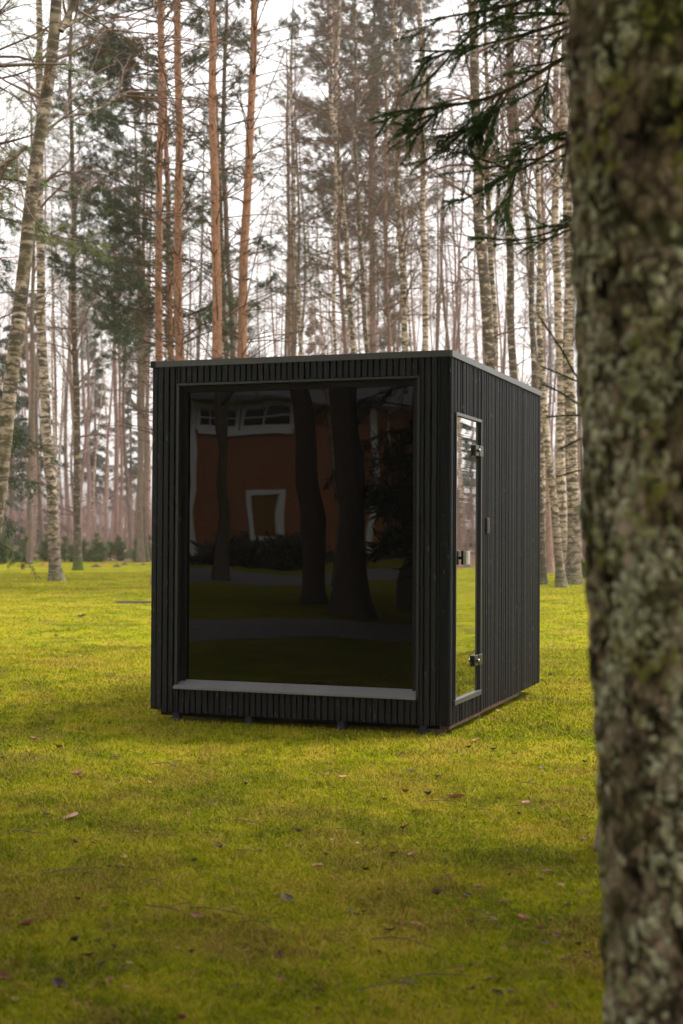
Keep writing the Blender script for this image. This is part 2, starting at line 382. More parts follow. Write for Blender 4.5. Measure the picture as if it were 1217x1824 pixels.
# front wall: vertical boards around the window opening
WX0, WX1, WZ0, WZ1 = -1.908, -0.205, 0.15+Z0, 2.195+Z0                # outer edge of the window frame
b = MB(); pitch = 0.0425; x = -W; i = 0
rr = random.Random(3)
while x < -0.075:
    wd = pitch*rr.choice([1, 1, 1, 1, 1.0, 0.92, 1.1]); x1 = min(x+wd, -0.070); g_ = 0.0055
    a0, a1 = x+g_, x1-g_
    if x < -W+0.05: a0 = x
    dep = rr.uniform(0, 0.004)
    zb = Z0 - (0.0 if x < -W+0.05 else 0.013) - rr.uniform(0, 0.004)
    def seg(a0, a1, z0, z1):
        if a1-a0 > 0.004: b.box(a0, a1, dep, 0.022, z0, z1, 0.0025)
    if a1 < WX0 or a0 > WX1: seg(a0, a1, zb, ZT-0.035)
    else:
        if a0 < WX0-0.005: seg(a0, WX0-0.002, zb, ZT-0.035); a0 = WX0
        if a1 > WX1+0.005: seg(WX1+0.002, a1, zb, ZT-0.035); a1 = WX1
        seg(a0, a1, zb, WZ0-0.003); seg(a0, a1, WZ1+0.003, ZT-0.035)
    x = x1
# backing behind the boards, with the opening left free
for (x0, x1, z0, z1) in ((-W+.01, WX0+.02, Z0+.012, ZT-.05), (WX1-.02, -.03, Z0+.012, ZT-.05), (WX0+.02, WX1-.02, Z0+.012, WZ0+.01), (WX0+.02, WX1-.02, WZ1-.01, ZT-.05)):
    b.box(x0, x1, 0.0235, 0.058, z0, z1)
b.build('front_wall', MAT['black'], cab)
# rounded corner board
b = MB(); prof = [(-0.068, 0.0), (-0.022, 0.0)]
for i in range(1, 7):
    a = math.pi/2*i/7; prof.append((-0.022+0.022*math.sin(a), 0.022-0.022*math.cos(a)))
prof += [(0.0, 0.022), (0.0, 0.050), (-0.02, 0.050), (-0.02, 0.022), (-0.068, 0.022)]
n = len(prof); v = [(p[0], p[1], z) for z in (Z0-0.014, ZT-0.035) for p in prof]
b.add(v, [(i, (i+1) % n, n+(i+1) % n, n+i) for i in range(n)])
b.build('corner_board', MAT['black_side'], cab)
# right side wall with the door opening
DY0, DY1, DZ0, DZ1 = 0.100, 0.760, 0.11+Z0, 1.968+Z0
b = MB(); y = 0.052; rr = random.Random(9)
while y < D-0.004:
    wd = rr.choice([0.034, 0.034, 0.030, 0.024, 0.042]); y1 = min(y+wd, D); g_ = 0.0028
    dep = rr.uniform(0, 0.006); a0, a1 = y+g_, y1-g_
    zb = Z0-0.002-rr.uniform(0, .004) if y > 0.8 else Z0-0.012
    def seg(a0, a1, z0, z1):
        if a1-a0 > 0.004: b.box(-0.022, -dep, a0, a1, z0, z1, 0.002)
    if a1 < DY0 or a0 > DY1: seg(a0, a1, zb, ZT-0.035)
    else:
        if a0 < DY0-0.005: seg(a0, DY0-.002, zb, ZT-.035); a0 = DY0
        if a1 > DY1+0.005: seg(DY1+.002, a1, zb, ZT-.035); a1 = DY1
        seg(a0, a1, zb, DZ0-.003); seg(a0, a1, DZ1+.003, ZT-.035)
    y = y1
for (y0, y1, z0, z1) in ((0.06, DY0+.01, Z0+.012, ZT-.05), (DY1-.01, D-.01, Z0+.012, ZT-.05), (DY0+.01, DY1-.01, Z0+.012, DZ0+.01), (DY0+.01, DY1-.01, DZ1-.01, ZT-.05)):
    b.box(-0.055, -0.0235, y0, y1, z0, z1)
b.build('side_wall', MAT['black_side'], cab)
for nm, ax in (('side_wall', 'L'), ('rear_wall', 'B')):
    b = MB(); t = 0.024 if ax == 'L' else -W+0.024
    e = D if ax == 'L' else -0.024
    while t < e-0.004:
        t1 = min(t+0.0425, e); dep = rr.uniform(0, .005)
        if ax == 'L': b.box(-W+dep*0.3, -W+.022, t+.003, t1-.003, Z0, ZT-.035, .002)
        else: b.box(t+.003, t1-.003, D-.022, D-dep*.3-.001, Z0, ZT-.035, .002)
        t = t1
    if ax == 'L': b.box(-W+.0235, -W+.05, .06, D-.024, Z0+.012, ZT-.05)
    else: b.box(-W+.052, -.058, D-.05, D-.0235, Z0+.012, ZT-.05)
    b.build(nm, MAT['black'], cab)
# roof sheet, metal edge trim, floor
b = MB(); b.box(-W+.004, -.004, .004, D-.004, ZT-.034, ZT-.008); b.build('roof', MAT['inner'], cab)
b = MB(); e = 0.008; h0, h1 = ZT-0.040, ZT
# outer loop with a rounded near corner
loop = [(-W-e, -e), (-0.02, -e)] + [(-0.012+0.02*math.sin(a), 0.012-0.02*math.cos(a)) for a in np.linspace(0.1, math.pi/2, 6)] + [(e, D+e), (-W-e, D+e)]
inn = [(max(min(p[0], -0.06), -W+0.06), max(min(p[1], D-0.06), 0.06)) for p in loop]
n = len(loop)
v = [(p[0], p[1], h0) for p in loop] + [(p[0], p[1], h1) for p in loop] + [(p[0], p[1], h1-.003) for p in inn]
v += [(p[0]*1, p[1]*1, h0) for p in inn]
qs = []
for i in range(n):
    j = (i+1) % n
    qs += [(i, j, n+j, n+i), (n+i, n+j, 2*n+j, 2*n+i), (3*n+i, 3*n+j, j, i), (2*n+i, 2*n+j, 3*n+j, 3*n+i)]
b.add(v, qs); tr = b.build('roof_trim', MAT['trim'], cab)
b = MB(); b.box(-W-e-.004, -W-e+.034, -e-.004, .02, h0-.003, h1+.003, .003); b.build('trim_cap', MAT['black'], tr)
b = MB(); b.box(-W+.03, -.03, .06, D-.03, Z0+.02, Z0+.06); b.build('floor', MAT['inner'], cab)
# raw base boards along the door side and step in the sill
b = MB(); b.box(-.075, -.012, .03, .80, Z0-.038, Z0+.010, .003); b.box(-.075, -.015, .825, 2.03, Z0-.034, Z0+.010, .003)
b.box(-.074, -.014, .80, .825, Z0-.05, Z0-.005, .002)
b.build('base_board', MAT['bare'], cab)
for y_ in (.10, 2.0): b = MB(); b.box(-W+.03, -.08, y_, y_+.06, Z0-.05, Z0+.018, .003); b.build('floor_beam', MAT['inner'], cab)
for fx in (-1.945, -1.411, -0.765, -0.211):
    b = MB(); b.box(fx, fx+.048, .035, .095, -.012, Z0+.01, .003); b.build('leg', MAT['foot'], cab)
    b = MB(); b.box(fx, fx+.048, 1.95, 2.0, -.012, Z0+.01, .003); b.build('leg', MAT['foot'], cab)
# big front window
win = MB()
fw = 0.016; fy = -0.010
def frame(b, x0, x1, z0, z1, t, y0, y1, sides='LRTB'):
    if 'L' in sides: b.box(x0, x0+t, y0, y1, z0, z1, .001)
    if 'R' in sides: b.box(x1-t, x1, y0, y1, z0, z1, .001)
    if 'T' in sides: b.box(x0+t+.0005, x1-t-.0005, y0, y1, z1-t, z1, .001)
    if 'B' in sides: b.box(x0+t+.0005, x1-t-.0005, y0, y1, z0, z0+t, .001)
frame(win, WX0, WX1, WZ0, WZ1, fw, fy, .056, 'LRT')
MAT['frame_dark'] = m_plain('dark_window_metal', (.020, .020, .021), .4, .4, 0, .1, 6); MAT['sill_lit'] = m_plain('grey_lit_sill_metal', (.15, .15, .155), .35, .5, 0, .1, 6)  # sill colour lightened for the light on its upward face
wf = win.build('window', MAT['frame_dark'], cab)
b = MB(); frame(b, WX0+.0175, WX1-.0175, WZ0+.03, WZ1-.0175, .038, .040, .072, 'LRT'); b.build('window_frame', MAT['inner'], wf)
b = MB(); sx0, sx1 = WX0-.004, WX1-.012                                # sloping metal sill
v = []
for x_, ins in ((sx0, .012), (sx1, -.012)):
    v += [(x_, -.030, WZ0-.004), (x_, -.030, WZ0+.010), (x_+ins*1.6, .058, WZ0+.054), (x_+ins*1.6, .058, WZ0-.010)]
b.add(v, [(0, 1, 2, 3), (7, 6, 5, 4), (1, 5, 6, 2), (0, 4, 5, 1), (3, 7, 4, 0)]); b.build('sill', MAT['sill_lit'], wf)
b = MB(); nx = 2
b.add([(WX0+.022, GL_Y, WZ0+.035), (WX1-.022, GL_Y, WZ0+.035), (WX1-.022, GL_Y, WZ1-.022), (WX0+.022, GL_Y, WZ1-.022)], [(0, 1, 2, 3)])
b.build('pane', MAT['glass'], wf)
# door
dr = MB(); t = .016
dr.box(-.02, .010, DY0-.002, DY0+.012, DZ0, DZ1, .001); dr.box(-.05, .010, DY1-.018, DY1, DZ0, DZ1, .001)
dr.box(-.05, .010, DY0+.0125, DY1-.0185, DZ1-.020, DZ1, .001); dr.box(-.05, .012, DY0-.02, DY1+.002, DZ0-.002, DZ0+.032, .002)
door = dr.build('door', MAT['trim'], cab)
b = MB(); b.box(-.052, -.012, DY1-.105, DY1-.0185, DZ0+.034, DZ1-.0205); b.box(-.052, -.014, DY0+.0125, DY1-.106, DZ1-.048, DZ1-.0205)
b.build('door_lining', MAT['inner'], door)
b = MB(); xg = -.0065
b.add([(xg, DY0+.013, DZ0+.034), (xg, DY1-.110, DZ0+.034), (xg, DY1-.110, DZ1-.024), (xg, DY0+.013, DZ1-.024),
       (xg-.007, DY0+.013, DZ0+.034), (xg-.007, DY1-.110, DZ0+.034), (xg-.007, DY1-.110, DZ1-.024), (xg-.007, DY0+.013, DZ1-.024)],
      [(0, 1, 2, 3), (7, 6, 5, 4), (1, 5, 6, 2), (0, 4, 5, 1), (2, 6, 7, 3), (3, 7, 4, 0)])
b.build('door_pane', MAT['mirror'], door)
for hz in (1.752+Z0, .348+Z0):
    b = MB(); b.box(-.006, .012, DY1-.178, DY1-.085, hz-.036, hz+.036, .003); b.box(-.006, .016, DY1-.08, DY1+.01, hz-.036, hz+.036, .003)
    hg = b.build('hinge', MAT['blackmetal'], door)
    b = MB(); b.tubes([[(.011, DY1-.13, hz), (.013, DY1-.13, hz), (.030, DY1-.13, hz), (.032, DY1-.13, hz)]], [[.0, .012, .012, 0.0]], 14)
    b.build('hinge_bolt', MAT['chrome'], hg, True)
kb = MB(); kz = 1.043+Z0
kb.box(-.004, .009, .145, .180, kz-.045, kz+.045, .003); kb.tubes([[(.008, .162, kz), (.034, .162, kz)]], [[.012, .012]], 14)
kn = kb.build('door_handle', MAT['blackmetal'], door)
b = MB(); b.box(.033, .048, .13, .215, kz-.045, kz+.045, .004); b.build('grip_back', MAT['inner'], kn)
b = MB(); gv = []; ny = 8                                                # pale curved pull
for z_ in (kz-.043, kz+.043):
    for i in range(ny+1):
        a = math.pi*i/ny; gv.append((.0485+.030*math.sin(a)**.6, .172-.041*math.cos(a), z_))
n = ny+1
b.add(gv, [(i, i+1, n+i+1, n+i) for i in range(ny)]+[(0, n, 2*n-1, n-1)])
cz = len(gv); b.add([(.0485, .172, kz-.043), (.0485, .172, kz+.043)])
b.t.append(np.array([(i+1, i, cz) for i in range(ny)]+[(n+i, n+i+1, cz+1) for i in range(ny)]))
b.build('grip', MAT['grip'], kn)
b = MB(); b.box(-.002, .012, .905, .972, 1.198+Z0, 1.306+Z0, .003); pl = b.build('wall_socket_cover', MAT['plate'], cab)
b = MB(); b.box(.0125, .0155, .915, .962, 1.208+Z0, 1.296+Z0, .001); b.build('cover_panel', MAT['plate'], pl)
# wooden block under the near corner
t = thing('wooden_block', 'raw brown timber block wedged under the near cabin corner', 'wood block', (-.10, .045, 0))
b = MB(); b.box(-.035, .045, -.015, .085, -.015, Z0-.039, .004); b.build('block', MAT['bare'], t)
b = MB(); b.box(-.068, -.036, -.005, .08, -.015, Z0-.046, .004); b.build('shim', MAT['plate'], t)

# ------------------------------------------------------------------ tree growing
def unit(v): return v/(np.linalg.norm(v, axis=-1, keepdims=True)+1e-9)
def grow(start, dr_, length, K, bend=0.0, wob=0.12):
    N = len(start); P = np.zeros((N, K, 3)); P[:, 0] = start; d = unit(dr_); st = (length/(K-1))[:, None]
    bend = np.broadcast_to(np.asarray(bend, float), (N,))
    for i in range(1, K):
        P[:, i] = P[:, i-1]+d*st
        d = d + rng.normal(0, wob, (N, 3)); d[:, 2] += bend; d = unit(d)
    return P
def sprout(P, Rp, M, t0=0.2, t1=1.0, spread=0.9):
    """M children per path -> starts, dirs, parent radii, t"""
    N, K, _ = P.shape; t = t0+(t1-t0)*rng.random((N, M)); f = t*(K-1); i = np.minimum(f.astype(int), K-2); fr = (f-i)[..., None]
    ii = np.arange(N)[:, None]
    a = P[ii, i]; c = P[ii, i+1]; s = a*(1-fr)+c*fr; tan = unit(c-a)
    rd = unit(rng.normal(0, 1, (N, M, 3))); perp = unit(rd-(rd*tan).sum(-1, keepdims=True)*tan)
    d = unit(tan+perp*spread)
    r = Rp[ii, i]*(1-fr[..., 0])+Rp[ii, i+1]*fr[..., 0]
    return s.reshape(-1, 3), d.reshape(-1, 3), r.reshape(-1), t.reshape(-1)
def taper(N, K, r0, r1): 
    r0 = np.broadcast_to(np.asarray(r0, float), (N,)); r1 = np.broadcast_to(np.asarray(r1, float), (N,))
    t = np.linspace(0, 1, K); return r0[:, None]*(1-t)+r1[:, None]*t
def interp(pts, m):
    pts = np.asarray(pts, float); s = np.concatenate([[0], np.cumsum(np.linalg.norm(np.diff(pts, axis=0), axis=1))])
    # Catmull-like smoothing through numpy: sample linearly, then smooth
    u = np.linspace(0, s[-1], m); P = np.stack([np.interp(u, s, pts[:, i]) for i in range(3)], 1)
    for _ in range(max(1, m//12)):
        P[1:-1] = (P[:-2]+2*P[1:-1]+P[2:])/4
    return P
def trunk_mesh(P, Rr, sides=10, lump=0.04, flare=0.42, flare_h=0.42, knots=None):
    if flare_h == .42: Rr = np.array(Rr)*(1+.25*np.exp(-(np.array(P)[:, 2]-P[0][2])/.13))
    P = np.array(P); Rr = np.array(Rr); z = P[:, 2]-P[0, 2]
    Rr = Rr*(1+flare*np.exp(-z/flare_h))
    b = MB(); b.tubes(P[None], Rr[None], sides)
    V = b.v[0].reshape(len(P), sides, 3); c = P[:, None]
    ph = rng.random()*10
    nz = np.sin(z[:, None]*2.3+ph+np.arange(sides)[None]*1.7)+np.sin(z[:, None]*6.1+ph*2+np.arange(sides)[None]*2.9)
    root = np.exp(-z/flare_h)[:, None]*0.18*np.sin(np.arange(sides)[None]*2*math.pi/sides*4+ph)
    V[:] = c+(V-c)*(1+lump*nz+root)[..., None]
    b.v[0] = V.reshape(-1, 3)
    return b
def path_from_px(d, pts, top, kink=0.0, m=None):
    """trunk axis through photo points at depth d, down to the ground and up to height top"""
    Q = [at(px, py, d) for px, py in sorted(pts, key=lambda p: -p[1])]
    a, c = Q[0], Q[1] if len(Q) > 1 else Q[0]+np.array([0, 0, 1.])
    s = (c-a)/(c[2]-a[2])
    if a[2] > 0: Q = [a-s*a[2]*np.array([.5, .5, 1])] + Q if a[2] > 2 else [a-s*a[2]]+Q
    else: Q[0] = a-s*a[2]
    e = Q[-1]; s = (Q[-1]-Q[-2])/(Q[-1][2]-Q[-2][2])
    if top > e[2]+.5: Q.append(e+s*(top-e[2])*np.array([.7, .7, 1]))
    m = m or max(14, int(Q[-1][2]*2.2))
    P = interp(Q, m); zb = P[0, 2]; e_ = (P[1]-P[0])/(P[1, 2]-P[0, 2]); P = np.concatenate([P[:1], P[:1]+e_*np.array([.06, .14, .28])[:, None]*(P[1, 2]-P[0, 2])/.5*.9, P[1:]])
    if kink > 0:
        z = P[:, 2]; ph = rng.random(4)*6
        amp = kink*np.minimum(1, z/3)
        P[:, 0] += amp*(np.sin(z*.9+ph[0])+.5*np.sin(z*2.1+ph[1])); P[:, 1] += amp*(np.sin(z*.8+ph[2])+.5*np.sin(z*1.9+ph[3]))
    return P
def rad_line(P, r_lo, r_hi, z_hi):
    z = P[:, 2]; r = r_lo+(r_hi-r_lo)*z/z_hi
    top = P[-1, 2]; return np.maximum(0.012, np.where(z > z_hi, r_hi*(1-(z-z_hi)/max(1., top-z_hi+2)), r))
def on_trunk(P, Rr, z):
    i = np.clip(np.searchsorted(P[:, 2], z), 1, len(P)-1); f = (z-P[i-1, 2])/(P[i, 2]-P[i-1, 2]+1e-6)
    return P[i-1]+(P[i]-P[i-1])*f[:, None], Rr[i-1]+(Rr[i]-Rr[i-1])*f

def birch_crown(P, Rr, n=40, z0=4.0, z1=None, ln=2.6, sub=7, fine=5, el=0.75, tw=0.006, droop=-0.10):
    n = int(n*1.35)
    z1 = z1 or P[-1, 2]-.2
    z = z0+(z1-z0)*rng.random(n)**0.85
    s, r = on_trunk(P, Rr, z); a = rng.random(n)*2*math.pi
    e = el+rng.normal(0, .25, n)
    d = np.stack([np.cos(a)*np.cos(e), np.sin(a)*np.cos(e), np.sin(e)], 1)
    L = ln*(0.45+0.8*rng.random(n))*np.clip(1.15-(z-z0)/(z1-z0)*.7, .3, 1)
    b = MB()
    A = grow(s, d, L, 8, droop, .10); ra = np.clip(r*.33, .008, .035); RA = taper(n, 8, ra, .004)
    b.tubes(A, RA, 4)
    s2, d2, r2, t2 = sprout(A, RA, sub, .18, 1, .8); L2 = np.repeat(L, sub)*.42*(1.1-t2*.6)
    B = grow(s2, d2, L2, 5, droop*1.2, .16); RB = taper(len(B), 5, np.minimum(r2*.7, .009)+tw*.2, tw*.42); b.tubes(B, RB, 3)
    if fine:
        s3, d3, r3, t3 = sprout(B, RB, fine, .15, 1, .9); L3 = np.repeat(L2, fine)*.5*(.5+rng.random(len(s3)))
        C = grow(s3, d3, L3, 4, droop*1.6, .18); b.tubes(C, taper(len(C), 4, tw*.55, tw*.3), 3)
    return b, A
def tufts(b, pts, dirs, nb=12, L=0.09, wd=0.008, spread=1.1):
    """needle tufts: nb thin blades round each point"""
    N = len(pts); d = unit(dirs)[:, None]+rng.normal(0, spread*.6, (N, nb, 3)); d = unit(d)
    ln = L*(.6+.7*rng.random((N, nb, 1)))
    s = pts[:, None]+rng.normal(0, L*.25, (N, nb, 3))
    side = unit(np.cross(d, rng.normal(0, 1, (N, nb, 3))))*wd*.5
    V = np.stack([s-side, s+side, s+d*ln], 2).reshape(-1, 3); i = np.arange(N*nb)[:, None]*3
    b.add(V, None, i+np.array([0, 1, 2]))
def place(root, name, mb, mat, smooth=False):
    o = mb.build(name, mat, root, smooth, origin=np.array(root.location)); return o

def birch(label, d, pts, wlo, whi, top=19, mat='birch', group=None, n=38, z0=5, ln=2.6, kink=.03, kw={}, name='birch_tree', limbs=None, sides=12, low=4):
    P = path_from_px(d, pts, top, kink); zs = sorted(at(p[0], p[1], d)[2] for p in pts)
    Rr = rad_line(P, wlo*d/F/2, whi*d/F/2, max(zs[-1], 6))
    t = thing(name, label, 'tree', (P[0, 0], P[0, 1], 0), group)
    P0 = P.copy(); P0[0, 2] = -.05
    tb = trunk_mesh(P0, Rr, sides)
    place(t, 'trunk', tb, MAT[mat], True)
    cb, A = birch_crown(P, Rr, n, z0, None, ln, **kw)
    if low:
        lb, _ = birch_crown(P, Rr*.6, low, 1.5, z0, ln*.6, 4, 2, .5); 
        cb.add(np.concatenate(lb.v), np.concatenate(lb.q))
    if limbs:
        for pl_, r0 in limbs:
            Q = interp([at(x, y, d+dd) for x, y, dd in pl_], 12); RQ = taper(1, 12, r0, r0*.45)[0]
            tb2 = MB(); tb2.tubes(Q[None], RQ[None], 8); place(t, 'limb', tb2, MAT[mat], True)
            s_, d_, r_, t_ = sprout(Q[None], RQ[None], 9, .2, 1, .8); B_ = grow(s_, d_, .9+.8*rng.random(len(s_)), 7, .0, .16); RB_ = taper(len(B_), 7, .012, .005)
            cb.tubes(B_, RB_, 4); s_, d_, r_, t_ = sprout(B_, RB_, 6, .1, 1, .8); cb.tubes(grow(s_, d_, .4+.3*rng.random(len(s_)), 4, -.05, .18), taper(len(s_), 4, .005, .003), 3)
    place(t, 'crown', cb, MAT['twig'])
    return t, P, Rr

def pine(label, d, pts, wlo, whi, top=21, foliage=None, whorl=.58, zw0=3.5, mat='pine', group=None, bl=1.9, fol_mat='needle_pine', name='pine_tree', fol_n=26, fol_len=2.2, dead_top=15, kink=.02, tuft=(10, .10, .010), sub=10, dens=5, fol_az=None):
    P = path_from_px(d, pts, top, kink); zs = sorted(at(p[0], p[1], d)[2] for p in pts)
    Rr = rad_line(P, wlo*d/F/2, whi*d/F/2, max(zs[-1], 6))
    t = thing(name, label, 'tree', (P[0, 0], P[0, 1], 0), group)
    P0 = P.copy(); P0[0, 2] = -.05
    tb = trunk_mesh(P0, Rr, 12, .02, .3)
    z = np.arange(zw0, dead_top, whorl); z = z+rng.normal(0, .06, len(z))
    # branch collars
    s, r = on_trunk(P, Rr, z)
    for si, ri in zip(s, r):
        for a in rng.random(3)*2*math.pi:
            dd = np.array([math.cos(a), math.sin(a), .45]); tb.tubes([[si+dd*ri*.7, si+dd*(ri*1.05), si+dd*(ri+.07)]], [[.05, .034, .02]], 6)
    place(t, 'trunk', tb, MAT[mat], True)
    b = MB(); m = 4; zz = np.repeat(z, m)+rng.normal(0, .04, len(z)*m); s, r = on_trunk(P, Rr, zz); a = rng.random(len(zz))*2*math.pi; e = rng.normal(.45, .22, len(zz))
    dv = np.stack([np.cos(a)*np.cos(e), np.sin(a)*np.cos(e), np.sin(e)], 1); L = bl*(.35+.9*rng.random(len(zz)))
    A = grow(s, dv, L, 9, rng.normal(-.035, .03, len(zz)), .07); RA = taper(len(A), 9, .015, .005); b.tubes(A, RA, 4)
    s2, d2, r2, t2 = sprout(A, RA, 4, .3, 1, .7); B = grow(s2, d2, .25+.55*rng.random(len(s2)), 5, -.03, .15); b.tubes(B, taper(len(B), 5, .007, .003), 3)
    place(t, 'dead_branches', b, MAT['twig_pine'])
    if foliage:
        z0, z1 = foliage; n = fol_n; z = z0+(z1-z0)*rng.random(n); s, r = on_trunk(P, Rr, z); a = rng.random(n)*2*math.pi; e = rng.normal(.15, .2, n)
        if fol_az: a = np.where(rng.random(n) < .55, rng.normal(fol_az[0], fol_az[1]*.5, n), a)
        dv = np.stack([np.cos(a)*np.cos(e), np.sin(a)*np.cos(e), np.sin(e)], 1)
        L = fol_len*(.55+.6*rng.random(n)); A = grow(s, dv, L, 8, .03, .10); RA = taper(n, 8, .028, .008); bb = MB(); bb.tubes(A, RA, 4)
        s2, d2, r2, t2 = sprout(A, RA, sub, .30, 1, .75); L2 = .35+.5*rng.random(len(s2)); B = grow(s2, d2, L2, 5, .02, .18); RB = taper(len(B), 5, .007, .003); bb.tubes(B, RB, 3)
        place(t, 'limbs', bb, MAT['twig_pine'])
        s3, d3, r3, t3 = sprout(B, RB, dens, .25, 1, .6); fb = MB()
        tufts(fb, s3, d3, tuft[0], tuft[1], tuft[2]); tufts(fb, B[:, -1], d2, tuft[0]+3, tuft[1]*1.1, tuft[2])
        place(t, 'crown', fb, MAT[fol_mat])
    return t

def spruce(label, loc, h=14, rb=2.6, mat='needle_far', group=None, nb=60, z0=.6, droop=-.10, curtain=.35, name='spruce_tree', leaf=(.11, .022), dens=1.0, tr=.16, lift=.1):
    t = thing(name, label, 'tree', (loc[0], loc[1], 0), group)
    zt = np.linspace(0, h, 16); P = np.stack([np.zeros(16), np.zeros(16), zt], 1); P[0, 2] = -.05
    trunk_mesh(P, tr*(1-zt/h*.93), 9).build('trunk', MAT['greybark'], t, True)
    n = nb; z = z0+(h-z0)*rng.random(n)**1.15*.98; a = rng.random(n)*2*math.pi; e = rng.normal(lift, .1, n)
    dv = np.stack([np.cos(a)*np.cos(e), np.sin(a)*np.cos(e), np.sin(e)], 1); L = rb*(1-z/h*.94)*(.7+.45*rng.random(n))
    s = np.stack([np.zeros(n), np.zeros(n), z], 1); A = grow(s, dv, L, 8, droop, .05); A[:, 5:, 2] += np.array([.02, .06, .12])*L[:, None]*.4
    RA = taper(n, 8, .02, .006); bb = MB(); bb.tubes(A, RA, 4)
    m = max(5, int(13*dens)); s2, d2, r2, t2 = sprout(A, RA, m, .12, 1, .9); d2[:, 2] = d2[:, 2]*.4-curtain; L2 = np.repeat(L, m)*.27*(1.15-t2*.6)+.10
    B = grow(s2, d2, L2, 5, -.10, .08); RB = taper(len(B), 5, .006, .003); bb.tubes(B, RB, 3); bb.build('limbs', MAT['twig_pine'], t)
    fb = MB()
    s3, d3, r3, t3 = sprout(B, RB, max(3, int(7*dens)), .05, 1, .5); tufts(fb, s3, d3*np.array([1, 1, .8]), 5, leaf[0], leaf[1], .8)
    s3, d3, r3, t3 = sprout(A, RA, max(4, int(14*dens)), .1, 1, .5); tufts(fb, s3, d3, 6, leaf[0], leaf[1], .8)
    fb.build('crown', MAT[mat], t)
    return t
def copy_tree(o, loc, rz=0, sc=1.0, label=None, group=None):
    r = o.copy(); COL.objects.link(r); r.location = (loc[0], loc[1], 0); r.rotation_euler[2] = rz; r.scale = (sc, sc, sc)
    if label: r['label'] = label
    if group: r['group'] = group
    for ch in o.children:
        c_ = ch.copy(); COL.objects.link(c_); c_.parent = r
    return r

# ------------------------------------------------------------------ trees one can tell apart, left to right
birch('leaning mossy birch with a forked top at the left edge', 18, [(-22, 1000), (0, 880), (18, 700), (38, 520), (50, 400), (62, 300), (80, 190), (98, 80), (102, 0)], 29, 20, 12, 'birch_moss', n=14, z0=6.5, ln=1.5, kink=.01,
      limbs=[([(108, 55, 0), (128, 15, .1), (150, -20, .2)], .045), ([(108, 52, 0), (150, 30, .3), (190, 0, .5)], .03), ([(46, 262, 0), (20, 285, -.2), (-20, 305, -.3)], .03),
             ([(76, 242, 0), (112, 208, .3), (165, 200, .7), (235, 160, 1)], .02), ([(140, 18, .1), (210, 60, .6), (290, 95, 1.2)], .014)], low=0, kw=dict(el=.5, droop=.0))
birch('straight birch with spreading mossy root base left of the cabin', 36.5, [(100, 1034), (92, 880), (83, 760), (76, 640), (72, 520), (71, 400), (72, 250), (70, 100), (68, 0)], 20, 11, 19, 'birch', n=40, z0=9, kink=.02)
birch('thin dark birch with bright green mossy foot left of the cabin', 46.5, [(139, 1018), (138, 880), (136, 760), (134, 600), (131, 400), (127, 200), (126, 60)], 14, 6, 19, 'birch_foot', n=60, z0=4, ln=2.2, kink=.02, low=10)
tr_, _, _ = birch('slim dark tree with spruce boughs hanging before it at far left', 55, [(52, 1000), (54, 850), (58, 700), (60, 500), (58, 300)], 9, 6, 18, 'greybark', n=30, z0=6, name='bare_tree')
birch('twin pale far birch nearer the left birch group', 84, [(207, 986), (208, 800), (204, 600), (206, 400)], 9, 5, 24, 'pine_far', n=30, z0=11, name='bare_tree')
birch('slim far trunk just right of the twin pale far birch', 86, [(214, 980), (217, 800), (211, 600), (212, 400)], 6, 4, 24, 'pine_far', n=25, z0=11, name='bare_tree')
birch('grey brown trunk close to the cabin left edge', 62, [(259, 972), (252, 850), (248, 720), (250, 560), (246, 430)], 11, 7, 20, 'greybark', n=46, z0=5, name='bare_tree')
birch('narrow reddish trunk touching the cabin left corner', 66, [(266, 972), (263, 850), (262, 700), (262, 560)], 6, 4, 19, 'pine_far', n=26, z0=6, name='bare_tree')
pine('orange pine leftmost of the cabin pines', 34, [(281, 640), (283, 450), (287, 300), (287, 100), (284, 0)], 14.5, 11, 20, (14.5, 19.5))
pine('shaded bushy pine with wide dark crown behind the leftmost pines', 40, [(306, 640), (302, 450), (296, 300), (292, 100)], 12, 8, 22, (6.4, 20.5), fol_n=150, fol_len=3.1, bl=1.2, sub=15, dens=6, tuft=(12, .13, .016), fol_az=(math.pi*1.05, 1.5))
pine('orange brown pine second from left above the cabin', 33, [(322, 640), (317, 450), (318, 300), (318, 100), (316, 0)], 18.5, 12, 20, (14, 19.5))
pine('thickest straight orange pine above the cabin roof', 32, [(387, 635), (384, 450), (383, 300), (379, 100), (378, 0)], 20, 13, 20, (14, 19.5), bl=2.4)
pine('orange pine leaning slightly right above the cabin roof', 32.5, [(431, 632), (437, 450), (441, 300), (449, 150), (455, 0)], 20, 12, 20, (14, 19.5), bl=3.4)
birch('grey forked tree standing between the two right orange pines', 42, [(418, 632), (412, 540), (402, 430), (398, 250), (402, 60)], 12, 7, 18, 'greybark', n=40, z0=6, name='bare_tree', limbs=[([(414, 560, 0), (395, 500, .2), (372, 420, .3)], .06)])
birch('short greenish trunk beside the second right orange pine', 44, [(402, 632), (400, 560), (397, 440), (390, 300)], 11, 6, 15, 'birch_moss', n=24, z0=5, name='bare_tree')
birch('narrow pink brown trunk right of the leaning orange pine', 58, [(516, 628), (516, 500), (514, 350), (512, 200)], 8, 5, 21, 'pine_far', n=40, z0=7, name='bare_tree')
birch('slim birch next to the narrow pink brown trunk', 55, [(534, 628), (532, 520), (524, 380), (520, 200)], 8, 5, 20, 'birch', n=40, z0=8)
birch('thin pale birch above the roof middle', 50, [(597, 625), (597, 500), (596, 350), (600, 200), (604, 40)], 8, 5, 20, 'birch_pale', n=44, z0=8)
